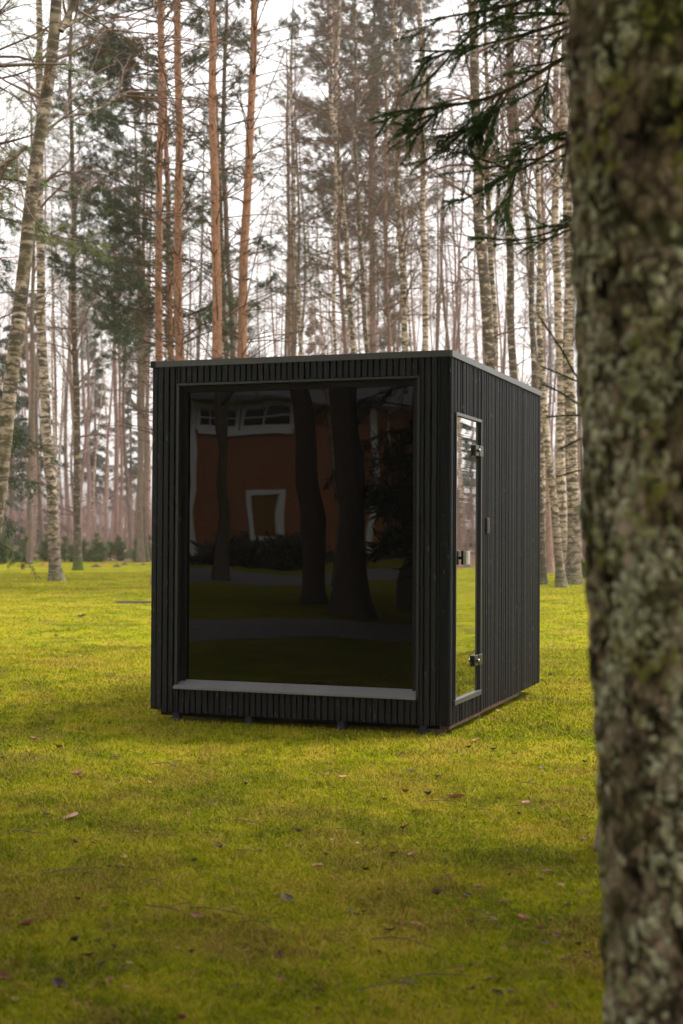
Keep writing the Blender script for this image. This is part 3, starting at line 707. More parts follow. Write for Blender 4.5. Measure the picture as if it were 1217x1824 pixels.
pine('leaning pinkish pine between two birches above the roof', 56, [(615, 626), (609, 540), (604, 450), (600, 300)], 9, 6, 22, (9.5, 21), mat='pine_far', fol_mat='needle_moss', fol_n=80, fol_len=3.4, bl=2, dens=6)
birch('pale birch bending left above the roof middle', 46, [(630, 625), (626, 540), (620, 460), (606, 330), (592, 200), (590, 60)], 12, 7, 20, 'birch', n=48, z0=7)
birch('slender birch forking upward beside the pinkish pine', 48, [(656, 622), (648, 540), (640, 430), (636, 300), (633, 150)], 11, 6, 20, 'birch_moss', n=40, z0=8, limbs=[([(634, 200, 0), (648, 165, .2), (658, 135, .3)], .03)])
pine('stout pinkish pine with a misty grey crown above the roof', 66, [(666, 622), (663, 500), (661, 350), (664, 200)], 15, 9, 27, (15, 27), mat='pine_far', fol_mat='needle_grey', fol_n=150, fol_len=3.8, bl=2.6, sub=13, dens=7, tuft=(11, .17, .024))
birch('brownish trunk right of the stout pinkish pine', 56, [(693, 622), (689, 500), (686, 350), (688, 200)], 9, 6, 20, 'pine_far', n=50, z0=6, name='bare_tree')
birch('speckled birch curving left at its top above the roof', 44, [(722, 620), (716, 500), (709, 350), (705, 200), (703, 0)], 13, 8, 19, 'birch', n=48, z0=8)
birch('very straight white birch nearest the roof corner', 44, [(757, 620), (756, 500), (755, 350), (753, 200), (750, 60)], 14, 8, 19, 'birch_pale', n=48, z0=9)
birch('thin misty trunk with twin stem right of the straight white birch', 72, [(811, 622), (812, 500), (808, 380), (806, 220)], 5, 3, 23, 'pine_far', n=34, z0=9, name='bare_tree')
birch('slim misty stem paired behind the roof corner', 74, [(818, 622), (815, 540), (820, 430), (826, 300)], 5, 3, 23, 'pine_far', n=34, z0=9, name='bare_tree')
birch('stout birch with dark cracked patches above the roof corner', 33, [(876, 660), (868, 560), (860, 440), (852, 330), (846, 200), (842, 60)], 25, 16, 19, 'birch_dark', n=40, z0=8.5, ln=3.2,
      limbs=[([(848, 290, 0), (820, 255, .2), (770, 250, .5), (690, 235, .9)], .022), ([(848, 340, 0), (800, 310, .2), (745, 308, .5)], .016), ([(862, 452, 0), (820, 438, .2), (760, 436, .4), (640, 440, .6)], .014), ([(866, 500, 0), (830, 498, .2), (790, 512, .4)], .011)])
birch('pale birch partly behind the stout cracked birch', 40, [(882, 660), (877, 520), (873, 400), (868, 250)], 13, 9, 19, 'birch', n=34, z0=9)
birch('upright dark blotched birch right of the roof corner', 36, [(912, 670), (911, 540), (910, 400), (909, 250), (907, 80)], 15, 12, 19, 'birch_dark', n=36, z0=9)
birch('crooked thin birch with knobbly bends right of the roof', 36, [(954, 690), (948, 620), (945, 560), (944, 480), (938, 370), (926, 250), (915, 150), (905, 0)], 11, 7, 18, 'birch_dark', n=34, z0=8, kink=.05)
birch('thin white birch behind the crooked birch', 44, [(965, 980), (966, 840), (964, 650), (962, 450), (960, 300), (958, 100)], 12, 8, 19, 'birch', n=40, z0=9)
birch('leaning birch with green moss tuft beside the cabin right edge', 34, [(1001, 1045), (993, 960), (982, 880), (971, 760), (966, 640), (962, 520)], 15, 9, 16, 'birch', n=26, z0=8, kink=.03)
birch('dark based trunk right behind the cabin edge', 46, [(978, 1000), (976, 940), (972, 820), (970, 700)], 15, 9, 18, 'pine_far', n=26, z0=9, name='bare_tree')
birch('broad birch with horizontal black bands left of the pair', 38, [(1004, 1015), (1002, 900), (999, 780), (996, 620), (992, 450), (990, 250)], 18, 12, 19, 'birch_pale', n=34, z0=9)
birch('broadest banded birch half hidden by the foreground trunk', 36, [(1022, 1012), (1021, 900), (1018, 780), (1015, 620), (1012, 450), (1008, 250)], 24, 16, 19, 'birch', n=34, z0=9)

TREES = {o['label']: o for o in COL.objects if 'label' in o}
def bough(root, d, pts, n, size, mat='needle_pine', r0=.022, tuft=(11, .09, .008), per=9):
    """one leafy bough, given as photo points at depth d, added to a tree"""
    Q = interp([at(x, y, d+dd) for x, y, dd in pts], 10)
    b = MB(); RQ = taper(1, 10, r0, .006)[0]; b.tubes(Q[None], RQ[None], 5)
    s, d_, r, tt = sprout(Q[None], RQ[None], n, .25, 1, .8); L = size*(.4+.7*rng.random(len(s))); B = grow(s, d_, L, 6, -.02, .16); RB = taper(len(B), 6, .008, .003); b.tubes(B, RB, 3)
    place(root, 'limb', b, MAT['twig_pine']); f = MB(); s, d_, r, tt = sprout(B, RB, per, .2, 1, .6); tufts(f, s, d_, *tuft); place(root, 'needles', f, MAT[mat])
bough(TREES['grey brown trunk close to the cabin left edge'], 62, [(250, 600, 0), (240, 625, .2), (228, 650, .3), (226, 680, .3)], 30, .8, 'needle_moss')
bough(TREES['orange pine leaning slightly right above the cabin roof'], 32.5, [(436, 440, 0), (452, 430, .1), (470, 436, .2), (482, 446, .3)], 16, .28)
bough(TREES['leaning pinkish pine between two birches above the roof'], 50, [(604, 470, 0), (585, 480, -.5), (560, 470, -1), (545, 450, -1)], 22, .8, 'needle_moss')

# near-left pine whose boughs enter the frame at the top left
t = pine('pine standing just outside the left edge with green boughs entering the frame', 22, [(-75, 1000), (-70, 700), (-66, 300), (-60, 0)], 26, 20, 14, (6.0, 13), fol_n=58, fol_len=1.7, bl=1.6, fol_mat='bush', zw0=2.5, dead_top=9, tuft=(10, .09, .008))
# left dark spruce with hanging curtains
p = gnd(-95, 1046); spruce('dark spruce with drooping curtain boughs at the left edge', (p[0], p[1]), 15, 3.3, 'needle_spruce', nb=95, curtain=.9, z0=1.1, tr=.2)
# stub of a dead limb crossing the leaning birch
Q = interp([at(-30, 119, 14), at(20, 116, 14), at(70, 114, 14.1), at(119, 114, 14.2)], 14)
b = MB(); b.tubes(Q[None], np.linspace(.020, .010, 14)[None]*(1+.15*rng.random(14)), 7)
root = thing('dead_limb_tree', 'leafless trunk outside the left edge carrying a dead horizontal limb', 'tree', (float(at(-60, 900, 14)[0]), float(at(-60, 900, 14)[1]), 0))
place(root, 'limb', b, MAT['greybark'], True)
Pz = np.linspace(0, 7.5, 18); base = at(-60, 900, 14); Pt = np.stack([base[0]+Pz*0, base[1]+Pz*0, Pz-.05], 1)
place(root, 'trunk', trunk_mesh(Pt, .10*(1-Pz/9), 10), MAT['greybark'], True)
Q2 = interp([Pt[9]*0+np.array([base[0], base[1], Q[0][2]]), Q[0]], 4); b = MB(); b.tubes(Q2[None], np.full((1, 4), .02), 7); place(root, 'limb_base', b, MAT['greybark'], True)

bough(t, 22, [(-66, 380, 0), (0, 385, 0), (60, 405, 0), (110, 425, .2), (165, 432, .3)], 30, .45, 'bush', .02, per=10)
bough(t, 22, [(-66, 330, 0), (-20, 300, 0), (20, 290, 0), (60, 330, 0)], 20, .45, 'bush', .02)

# ------------------------------------------------------------------ foreground: lichen-covered trunk and near spruce
k = NT('lichened_bark'); co = k.co('Object')
n1 = k.noise(co, 17, 6, 0.7, .5); n2 = k.noise(co, 4.5, 4, .6); v = k.vor(k.co('Object', (1, 1, .55)), 26, feature='DISTANCE_TO_EDGE')
c = k.ramp(n1, [(.38, (0.012, 0.009, 0.007)), (.50, (0.22, 0.16, 0.11)), (.62, (0.62, 0.47, 0.36))])
c = k.mix(k.ramp(v, [(0.0, .8), (.09, 0.0)]), c, (0.018, 0.014, 0.011))
c = k.mix(k.ramp(n2, [(.48, 0.0), (.66, .8)]), c, (0.075, 0.085, 0.025))
lv = k.vor(co, 34); lv = k.math('ADD', lv, k.math('MULTIPLY', k.noise(co, 70, 4, .7), .5)); lm = k.math('MULTIPLY', k.ramp(lv, [(.45, 1.0), (.62, 0.0)]), k.ramp(k.noise(co, 6, 3), [(.44, 0.0), (.56, 1.0)]))
c = k.mix(lm, c, (0.42, 0.43, 0.26))
k.col(c); k.rough(.92, .1); k.bump(k.math('ADD', n1, k.math('MULTIPLY', lm, .5)), .9, .012); MAT['lichened'] = k.m
k = NT('grey_green_lichen'); co = k.co('Object'); n = k.noise(co, 60, 4, .7); n2 = k.noise(co, 5, 3)
c = k.ramp(n, [(.38, (0.10, 0.095, 0.045)), (.60, (0.80, 0.78, 0.56))])
c = k.mix(k.ramp(n2, [(.52, 0.0), (.62, .9)]), c, (0.26, 0.25, 0.05))
k.col(c); k.rough(.95, .1); k.bump(n, .8, .006); MAT['lichen'] = k.m
MAT['bare_patch'] = m_plain('pale_pinkish_bark', (0.55, 0.42, 0.34), .85, .1, 0, .25, 30)
FD = 2.35
pl_ = [at(1246, 100, FD), at(1258, 500, FD), at(1274, 900, FD), at(1292, 1300, FD), at(1318, 1800, FD)][::-1]
e0 = pl_[0]; s_ = (pl_[1]-e0)/(pl_[1][2]-e0[2]); pl_ = [e0-s_*e0[2]*np.array([.6, .6, 1])]+pl_
e1 = pl_[-1]; s_ = (e1-pl_[-2])/(e1[2]-pl_[-2][2]); pl_.append(e1+s_*(9.5-e1[2])*np.array([.3, .3, 1]))
FP = interp(pl_, 1000); FR = 0.212+0.0*FP[:, 2]; FR = np.where(FP[:, 2] > 2.3, .212-(FP[:, 2]-2.3)*.018, FR)
FR = FR*(1+.35*np.exp(-FP[:, 2]/.14))
ft = thing('mossy_tree', 'big lichen crusted trunk filling the right foreground', 'tree', (FP[0, 0], FP[0, 1], 0))
ns = 220; b = MB(); b.tubes(FP[None], FR[None], ns)
V = b.v[0].reshape(-1, ns, 3); c_ = FP[:, None]; u_ = V-c_; rr_ = np.linalg.norm(u_, axis=2, keepdims=True); u_ = u_/rr_
th = np.arange(ns)*2*math.pi/ns; zz = FP[:, 2][:, None]; thm = th[None]
def fr(a, z, k1, k2, p): return np.sin(a*k1+p+1.3*np.sin(z*k2+p*2))*np.sin(z*k2*1.3+p+1.1*np.sin(a*k1*.7+p))
disp = .004*fr(thm, zz, 5, 4, .3)+.006*fr(thm, zz, 13, 17, 1.7)+.005*fr(thm, zz, 24, 34, 2.9)+.003*fr(thm, zz, 47, 70, .9)
fis = np.abs(np.sin(thm*9+1.2*np.sin(zz*11)+.8*np.sin(zz*31+thm*3))); disp = disp-.012*np.exp(-fis*7)
V[:] = V+u_*disp[..., None]; b.v[0] = V.reshape(-1, 3)
place(ft, 'trunk', b, MAT['lichened'], True)
# lichen rosettes, lumpy cushions on the bark
def blob_template(nr=5, ns_=9):
    v = [(0, 0, .42)]; 
    for i in range(1, nr+1):
        a = i/nr*math.pi*.55
        for j in range(ns_): v.append((math.sin(a)*math.cos(2*math.pi*j/ns_), math.sin(a)*math.sin(2*math.pi*j/ns_), .42*math.cos(a)))
    t_ = [(0, 1+j, 1+(j+1) % ns_) for j in range(ns_)]; q_ = []
    for i in range(nr-1):
        for j in range(ns_): q_.append((1+i*ns_+j, 1+(i+1)*ns_+j, 1+(i+1)*ns_+(j+1) % ns_, 1+i*ns_+(j+1) % ns_))
    return np.array(v), q_, t_
BT, BQ, BTt = blob_template()
def lumps(n, zlo, zhi, smin, smax, cover):
    b = MB(); i = 0
    zi = np.searchsorted(FP[:, 2], zlo+(zhi-zlo)*rng.random(n)); zi = np.clip(zi, 0, len(FP)-2); ai = rng.integers(0, ns, n)
    for z_, a_ in zip(zi, ai):
        zz_ = FP[z_, 2]; aa = a_*2*math.pi/ns
        if math.sin(aa*3+zz_*5)+math.sin(aa*7-zz_*9+2)+rng.normal(0, .7) < cover: continue
        p = V[z_, a_]; nrm = u_[z_, a_]; up = np.array([0, 0, 1.]); tx = np.cross(up, nrm); tx /= np.linalg.norm(tx); ty = np.cross(nrm, tx)
        s = smin+(smax-smin)*rng.random()**1.6; sx, sy, sz = s*(.75+.5*rng.random()), s*(.75+.6*rng.random()), s*(.5+.5*rng.random())
        v = BT*(1+rng.normal(0, .15, (len(BT), 1)))
        b.add(p+v[:, :1]*tx*sx+v[:, 1:2]*ty*sy+v[:, 2:]*nrm*sz-nrm*.002, BQ, BTt)
    return b
lo = lumps(38000, .15, 3.2, .0035, .0125, -.35); o = place(ft, 'lichen', lo, MAT['lichen'], True); o['kind'] = 'stuff'
lo = lumps(3500, .15, 3.2, .005, .013, 1.4); o = place(ft, 'pale_bark_flakes', lo, MAT['bare_patch'], True); o['kind'] = 'stuff'
# crown of the foreground tree, above the frame: unseen, widened and shifted to shade the lawn
def conifer_crown(root, cx, cy, z0, z1, rad, nb, mat, dens=12, leaf=(.16, .03)):
    n = nb; z = z0+(z1-z0)*rng.random(n); a = rng.random(n)*2*math.pi; e = rng.normal(.02, .1, n)
    dv = np.stack([np.cos(a)*np.cos(e), np.sin(a)*np.cos(e), np.sin(e)], 1); s = np.stack([np.full(n, cx), np.full(n, cy), z], 1)
    A = grow(s, dv, rad*(1-.55*(z-z0)/(z1-z0))*(.7+.4*rng.random(n)), 8, -.012, .06); RA = taper(n, 8, .03, .006); b = MB(); b.tubes(A, RA, 4)
    s2, d2, r2, t2 = sprout(A, RA, dens, .1, 1, .9); d2[:, 2] = d2[:, 2]*.3-.2; B = grow(s2, d2, .35+.6*rng.random(len(s2)), 5, -.05, .1); RB = taper(len(B), 5, .006, .003); b.tubes(B, RB, 3)
    o = b.build('limbs', MAT['twig_pine'], root); f = MB(); s3, d3, r3, t3 = sprout(B, RB, 9, .05, 1, .6); tufts(f, s3, d3, 6, leaf[0], leaf[1], .9)
    f.build('crown', MAT[mat], root)
conifer_crown(ft, 0.0, -1.6, 4.5, 9.4, 4.6, 200, 'needle_spruce', 14, (.22, .08))

def needle_branch(root, pts_list, d, dens=1500, nl=.014, r0=.010, mat='needle_near', nw=.0024):
    """spruce boughs: every axis is given as photo points at depth d+dd; needles cover the young wood"""
    for pts, r_, side in pts_list:
        stems = MB(); nd = MB()
        Q = interp([at(x, y, d+dd) for x, y, dd in pts], 16); RQ = taper(1, 16, r_, .0025)[0]; stems.tubes(Q[None], RQ[None], 6)
        axes = [Q]
        if side:
            s, d_, r, tt = sprout(Q[None], RQ[None], side, .15, .97, .75); tan = unit(Q[-1]-Q[0]); d_ = unit(d_*np.array([1, 1, .55])+tan*.7+np.array([0, 0, -.12]))
            L = (.13+.20*rng.random(len(s)))*(1.2-tt*.7); B = grow(s, d_, L, 8, -.03, .06); stems.tubes(B, taper(len(B), 8, .0035, .0015), 4); axes += list(B)
            s, d_, r, tt = sprout(B, taper(len(B), 8, .003, .001), 4, .2, .9, .8); d_ = unit(d_+np.array([0, 0, -.25])); L = .05+.10*rng.random(len(s)); Cc = grow(s, d_, L, 5, -.03, .05)
            stems.tubes(Cc, taper(len(Cc), 5, .002, .001), 3); axes += list(Cc)
        for A in axes:
            ln = np.linalg.norm(np.diff(A, axis=0), axis=1).sum(); n = int(ln*dens); 
            if n < 3: continue
            u = rng.random(n)*(len(A)-1); i = np.minimum(u.astype(int), len(A)-2); f = (u-i)[:, None]; p = A[i]*(1-f)+A[i+1]*f; tn = unit(A[i+1]-A[i])
            rd = unit(rng.normal(0, 1, (n, 3))); pr = unit(rd-(rd*tn).sum(1, keepdims=True)*tn); dr2 = unit(pr+tn*.75); sd_ = unit(np.cross(dr2, rng.normal(0, 1, (n, 3))))*nw*.5
            l = nl*(.75+.5*rng.random((n, 1))); VV = np.stack([p-sd_, p+sd_, p+dr2*l], 1).reshape(-1, 3); nd.add(VV, None, np.arange(n)[:, None]*3+np.array([0, 1, 2]))
        bo = place(root, 'bough', stems, MAT['twig_pine']); nd.build('needles', MAT[mat], bo, False, origin=np.array(root.location))
SD = 5.6
p = at(1135, 900, SD+.15)
nsp = thing('spruce_tree', 'near spruce mostly hidden behind the foreground trunk with green boughs reaching left', 'tree', (p[0], p[1], 0))
zt = np.linspace(0, 8.5, 26); P = np.stack([p[0]+zt*0, p[1]+zt*0, zt], 1); P[0, 2] = -.05; place(nsp, 'trunk', trunk_mesh(P, .095*(1-zt/9.2), 12), MAT['greybark'], True)
main = [([(1130, 60, .1), (1007, 100, 0), (937, 145, -.1), (895, 168, -.15), (834, 184, -.2), (753, 195, -.25), (703, 198, -.3)], .013, 11),
        ([(1130, 40, .1), (1010, 25, 0), (900, 22, .1), (840, 58, .1), (798, 103, .1), (767, 140, .1)], .009, 6),
        ([(1130, 10, .1), (1015, 36, .2), (937, 61, .3), (868, 78, .3), (820, 92, .3), (735, 90, .35)], .008, 6),
        ([(1130, -20, .1), (960, -5, -.1), (880, 18, -.2), (820, 25, -.25), (756, 38, -.3)], .009, 7),
        ([(1130, -60, .1), (990, -40, 0), (920, -20, .1), (860, -5, .1)], .009, 9),
        ([(1130, 60, .1), (1000, 45, .2), (985, 90, .3), (975, 150, .3), (968, 170, .3)], .006, 5),
        ([(1130, 230, .1), (1010, 254, 0), (968, 279, -.1), (932, 302, -.1), (904, 313, -.15), (862, 335, -.2), (814, 363, -.2)], .010, 6),
        ([(1130, 220, .2), (1010, 250, .1), (979, 240, .1), (955, 212, .1)], .006, 4), ([(1010, 235, .1), (974, 243, .1), (950, 262, .1), (937, 274, .1)], .005, 3),
        ([(920, 306, -.1), (912, 330, -.1), (908, 350, -.1)], .004, 3), ([(895, 168, -.15), (870, 205, -.2), (850, 232, -.2)], .006, 7), ([(905, 165, -.1), (885, 200, -.2), (860, 222, -.2)], .005, 6),
        ([(784, 192, -.2), (765, 212, -.25), (748, 230, -.25)], .004, 3), ([(850, 222, -.2), (818, 235, -.2), (795, 247, -.2)], .004, 2), ([(900, 300, -.15), (880, 290, -.2), (860, 287, -.2)], .004, 2),
        ([(1130, 385, .1), (1013, 402, 0), (965, 419, -.1), (912, 430, -.1), (879, 438, -.1)], .007, 4),
        ([(1100, 750, .3), (1018, 660, .5), (1007, 631, .5), (984, 599, .5), (960, 562, .5)], .005, 0), ([(1130, 710, .3), (1024, 678, .5), (998, 666, .5), (963, 652, .5)], .004, 0),
        ([(1130, 770, .3), (1027, 718, .5), (998, 698, .5), (966, 684, .5)], .004, 0), ([(1130, 745, .3), (1030, 739, .4), (1000, 741, .4), (975, 742, .4)], .004, 0),
        ([(1130, 720, .3), (1060, 770, .4), (1033, 782, .4), (998, 800, .4)], .004, 0), ([(1130, 830, .3), (1030, 838, .4), (992, 849, .4)], .003, 0)]
needle_branch(nsp, main[:7]+main[7:], SD)
conifer_crown(nsp, 0.0, 0.0, 5.7, 9.0, 3.0, 140, 'needle_spruce', 12, (.18, .05))  # unseen upper crown, its width set to shade the foreground lawn

# ------------------------------------------------------------------ far forest
def sector(i, n, a0, a1, d0, d1):
    a = a0+(a1-a0)*((i*0.6180339) % 1.0); d = math.sqrt(d0*d0+(d1*d1-d0*d0)*rng.random()); return (CAM[0]+d*math.sin(a), CAM[1]+d*math.cos(a)), a, d
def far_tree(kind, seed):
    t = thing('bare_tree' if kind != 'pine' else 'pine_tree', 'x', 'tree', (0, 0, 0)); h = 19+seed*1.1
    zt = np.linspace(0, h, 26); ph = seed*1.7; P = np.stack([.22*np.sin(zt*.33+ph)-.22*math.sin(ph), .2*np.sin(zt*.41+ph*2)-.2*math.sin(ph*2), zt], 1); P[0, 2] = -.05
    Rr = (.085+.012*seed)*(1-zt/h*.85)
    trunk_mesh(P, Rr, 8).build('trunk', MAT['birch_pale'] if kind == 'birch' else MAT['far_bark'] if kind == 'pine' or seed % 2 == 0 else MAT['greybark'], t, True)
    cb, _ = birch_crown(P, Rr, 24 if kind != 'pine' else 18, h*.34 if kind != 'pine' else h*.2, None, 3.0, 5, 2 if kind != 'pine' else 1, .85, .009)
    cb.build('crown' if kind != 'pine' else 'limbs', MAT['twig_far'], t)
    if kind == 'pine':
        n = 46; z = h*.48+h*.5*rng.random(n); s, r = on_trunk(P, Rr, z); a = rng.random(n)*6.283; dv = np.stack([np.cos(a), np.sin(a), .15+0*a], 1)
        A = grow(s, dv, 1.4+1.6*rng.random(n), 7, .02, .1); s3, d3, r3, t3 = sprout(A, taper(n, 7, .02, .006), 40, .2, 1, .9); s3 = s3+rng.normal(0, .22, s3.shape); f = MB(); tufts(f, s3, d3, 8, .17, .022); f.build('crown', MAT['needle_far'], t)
    return t
protos = [far_tree('birch', 0), far_tree('birch', 1), far_tree('bare', 2), far_tree('bare', 3), far_tree('bare', 5), far_tree('pine', 4), far_tree('birch', 2)]
LBL = {'birch': ('slender pale birch fading into the mist of the far forest', 'far misty birches'),
       'bare': ('slender bare brown tree fading into the mist of the far forest', 'far misty bare trees'),
       'pine': ('hazy pine with a grey green crown deep in the misty forest', 'far misty pines')}
kinds = ['birch', 'birch', 'bare', 'bare', 'bare', 'pine', 'birch']
used = set()
def put(ki, loc, rz, sc):
    lb, gp = LBL[kinds[ki]]
    if ki not in used:
        used.add(ki); o = protos[ki]; o.location = (loc[0], loc[1], 0); o.rotation_euler[2] = rz; o.scale = (sc,)*3; o['label'] = lb; o['group'] = gp; return o
    return copy_tree(protos[ki], loc, rz, sc, lb, gp)
for i in range(185):
    loc, a, d = sector(i, 185, YAW-.27, YAW+.27, 58, 125)
    ki = [0, 2, 3, 4, 1, 6, 2, 3, 0, 4, 5][i % 11]
    if ki == 5 and (YAW-.02 < a < YAW+.30) and i % 2: ki = 3
    put(ki, loc, rng.random()*6.28, .75+.45*rng.random())
for i in range(34):                                                     # right of the frame: mirrored in the glass door
    loc, a, d = sector(i, 40, YAW+.29, YAW+.85, 46, 95)
    put([0, 2, 3, 4, 1, 5][i % 6], loc, rng.random()*6.28, .8+.4*rng.random())
for i in range(12):
    loc, a, d = sector(i, 12, YAW-.7, YAW-.29, 45, 90)
    put([0, 2, 3, 4, 1, 5][i % 6], loc, rng.random()*6.28, .8+.4*rng.random())
sp0 = spruce('pale misty spruce standing far behind the left birches', at(52, 940, 78)[:2], 15, 2.8, 'needle_far', 'far misty spruces', 80, .5, leaf=(.2, .05), dens=.8)
for (px_, d_, sc) in ((168, 98, 1.0), (-30, 70, .9), (20, 92, 1.1), (232, 105, .9), (700, 92, 1.35), (560, 100, 1.2), (905, 95, .8), (1600, 80, .9), (1750, 62, .7), (1900, 70, .9), (1500, 75, .8), (2050, 60, .8), (2150, 66, .7)):
    q_ = at(px_, 940, d_); copy_tree(sp0, (q_[0], q_[1]), rng.random()*6.28, sc, 'pale misty spruce standing far behind the left birches' if px_ < 0 else 'hazy spruce far back in the misty forest', 'far misty spruces' if px_ < 0 else 'hazy spruces far back')
sp0['label'] = 'pale misty spruce standing far behind the left birches'
# spruces and broad bushes that the glass door mirrors
# brushwood thicket: thousands of thin stems
def thicket(a0, a1, n, d0, d1, hmax, name='undergrowth'):
    a = a0+(a1-a0)*rng.random(n); d = d0+(d1-d0)*rng.random(n); s = np.stack([CAM[0]+d*np.sin(a), CAM[1]+d*np.cos(a), 0*a], 1)
    dv = np.stack([rng.normal(0, .09, n), rng.normal(0, .09, n), 1+0*a], 1); L = hmax*(.35+.65*rng.random(n)); A = grow(s, dv, L, 6, .03, .05); RA = taper(n, 6, .014, .004); b = MB(); b.tubes(A, RA, 3)
    s2, d2, r2, t2 = sprout(A, RA, 6, .15, 1, .6); d2[:, 2] = np.abs(d2[:, 2]); B = grow(s2, d2, .4+.8*rng.random(len(s2)), 4, .03, .1); b.tubes(B, taper(len(B), 4, .006, .003), 3)
    o = b.build(name, MAT['brush']); tag(o, None, 'undergrowth', None, 'stuff'); return o
thicket(YAW-.30, YAW+.30, 3600, 70, 112, 5.0)['label'] = 'pinkish leafless brushwood thicket between the far trunks'
thicket(YAW+.30, YAW+.85, 1300, 52, 90, 4.0)['label'] = 'leafless brushwood on the forest edge right of the view'

# low young spruces along the lawn edge
def bush(label, px, py, hpx, wpx, group=None):
    d = CAM[2]*F/(py-949.5+ (px-608)*-.0055); h = hpx*d/F; r = wpx*d/F/2; p = gnd(px, py+(px-608)*-.0055*0)
    t = thing('young_spruce', label, 'bush', (p[0], p[1], 0), group); b = MB(); f = MB()
    for kx in range(3):                                                 # a few leaders of unequal height
        ox, oy = rng.normal(0, r*.42, 2)*(kx > 0); hh = h*(1.15 if kx == 0 else rng.uniform(.5, .9)); n = 34; a = rng.random(n)*6.283; z = hh*.92*rng.random(n)**1.2
        e = rng.normal(.35, .25, n); dv = np.stack([np.cos(a)*np.cos(e), np.sin(a)*np.cos(e), np.sin(e)], 1); s = np.stack([ox+0*a, oy+0*a, z], 1)
        A = grow(s, dv, r*.95*(1.05-z/hh*.95)*(.5+.7*rng.random(n)), 6, .0, .1); b.tubes(A, taper(n, 6, .01, .004), 3); b.tubes([[(ox, oy, -.04), (ox, oy, hh*.5), (ox, oy, hh)]], [[.03, .02, .005]], 6)
        s3, d3, r3, t3 = sprout(A, taper(n, 6, .01, .004), 13, .1, 1, .9); s3 = s3+rng.normal(0, .03, s3.shape); tufts(f, s3, d3, 8, .085, .013, .8); tufts(f, A[:, -1], dv, 9, .10, .014, .6)
    b.build('stems', MAT['twig_pine'], t); f.build('crown', MAT['bush'], t)
for lb, px, py, hp, wp in (('dark rounded young spruce at the far left of the lawn edge', 8, 1004, 62, 62), ('young spruce behind the foot of the straight birch', 82, 1000, 44, 50), ('small grey green bush left of the straight birch', 40, 1001, 36, 40),
        ('young spruce between the two left birches', 116, 1001, 40, 46), ('widest low green bush right of the mossy footed birch', 172, 1001, 46, 60), ('low green bush in the middle of the lawn edge', 212, 999, 40, 46),
        ('pale green bush nearest the cabin left edge', 246, 1001, 38, 46), ('small bush tucked behind the mossy footed birch', 150, 999, 36, 40), ('dim low bush behind the nearest pale green bush', 266, 998, 40, 34)):
    bush(lb, px, py, hp, wp)
p = gnd(1024, 1030); t = thing('moss_mound', 'bright green mossy mound at the foot of the broadest birch', 'moss mound', (p[0], p[1], 0)); d = 40
b = MB(); nr, ns_ = 10, 18; v = [(0, 0, .50)]
for i in range(1, nr+1):
    a = i/nr*math.pi*.56
    for j in range(ns_):
        h_ = 2*math.pi*j/ns_; q_ = 1+.12*math.sin(h_*3+i)+.08*math.sin(h_*7+i*2); v.append((.36*math.sin(a)*math.cos(h_)*q_, .36*math.sin(a)*math.sin(h_)*q_, .5*math.cos(a)*q_))
b.add(v, [(1+i*ns_+j, 1+(i+1)*ns_+j, 1+(i+1)*ns_+(j+1) % ns_, 1+i*ns_+(j+1) % ns_) for i in range(nr-1) for j in range(ns_)], [(0, 1+j, 1+(j+1) % ns_) for j in range(ns_)])
b.build('mound', MAT['greybark'], t, True)
f = MB(); vv = np.array(v[:1+8*ns_]); vv = np.repeat(vv, 26, 0)+rng.normal(0, .025, (len(vv)*26, 3)); tufts(f, vv, vv, 5, .06, .012, .8); f.build('moss', MAT['moss'], t)
for lb, px, py, wp, hp, mt in (('rusty orange leaf heap at the far left of the lawn', 40, 1011, 20, 5, 0), ('dark earth mound right of the mossy footed birch', 171, 1010, 24, 5, 1), ('dark earth mound nearer the cabin', 208, 1010, 20, 5, 1), ('low brown heap beside the nearer dark earth mound', 222, 1006, 18, 4, 1),
        ('reddish leaf heap behind the straight birch', 79, 1007, 22, 5, 0), ('flat reddish leaf drift before the widest bush', 186, 1005, 26, 3, 0), ('flat brown heap touching the cabin left edge', 256, 1006, 14, 3, 1)):
    p = gnd(px, py); d = np.dot(p-CAM, FW); b = MB(); nr, ns_ = 6, 16; v = [(0, 0, hp*d/F)]
    for i in range(1, nr+1):
        for j in range(ns_):
            h_ = 2*math.pi*j/ns_; q_ = 1+.2*math.sin(h_*3+px)+.1*math.sin(h_*5+i*2+py); rr2 = i/nr
            v.append((wp*d/F/2*rr2*math.cos(h_)*q_, wp*d/F/2*rr2*math.sin(h_)*q_*.9, hp*d/F*(.5+.5*math.cos(rr2*math.pi))*(1+.2*math.sin(h_*4+i))-.01))
    b.add(v, [(1+i*ns_+j, 1+(i+1)*ns_+j, 1+(i+1)*ns_+(j+1) % ns_, 1+i*ns_+(j+1) % ns_) for i in range(nr-1) for j in range(ns_)], [(0, 1+j, 1+(j+1) % ns_) for j in range(ns_)])
    o = b.build('leaf_heap' if mt == 0 else 'earth_mound', m_plain('heap', (.26, .11, .06) if mt == 0 else (.085, .05, .04), .95, .1, 0, .4, 8), None, True); o.location = (p[0], p[1], 0); tag(o, lb, 'heap' if mt == 0 else 'mound')
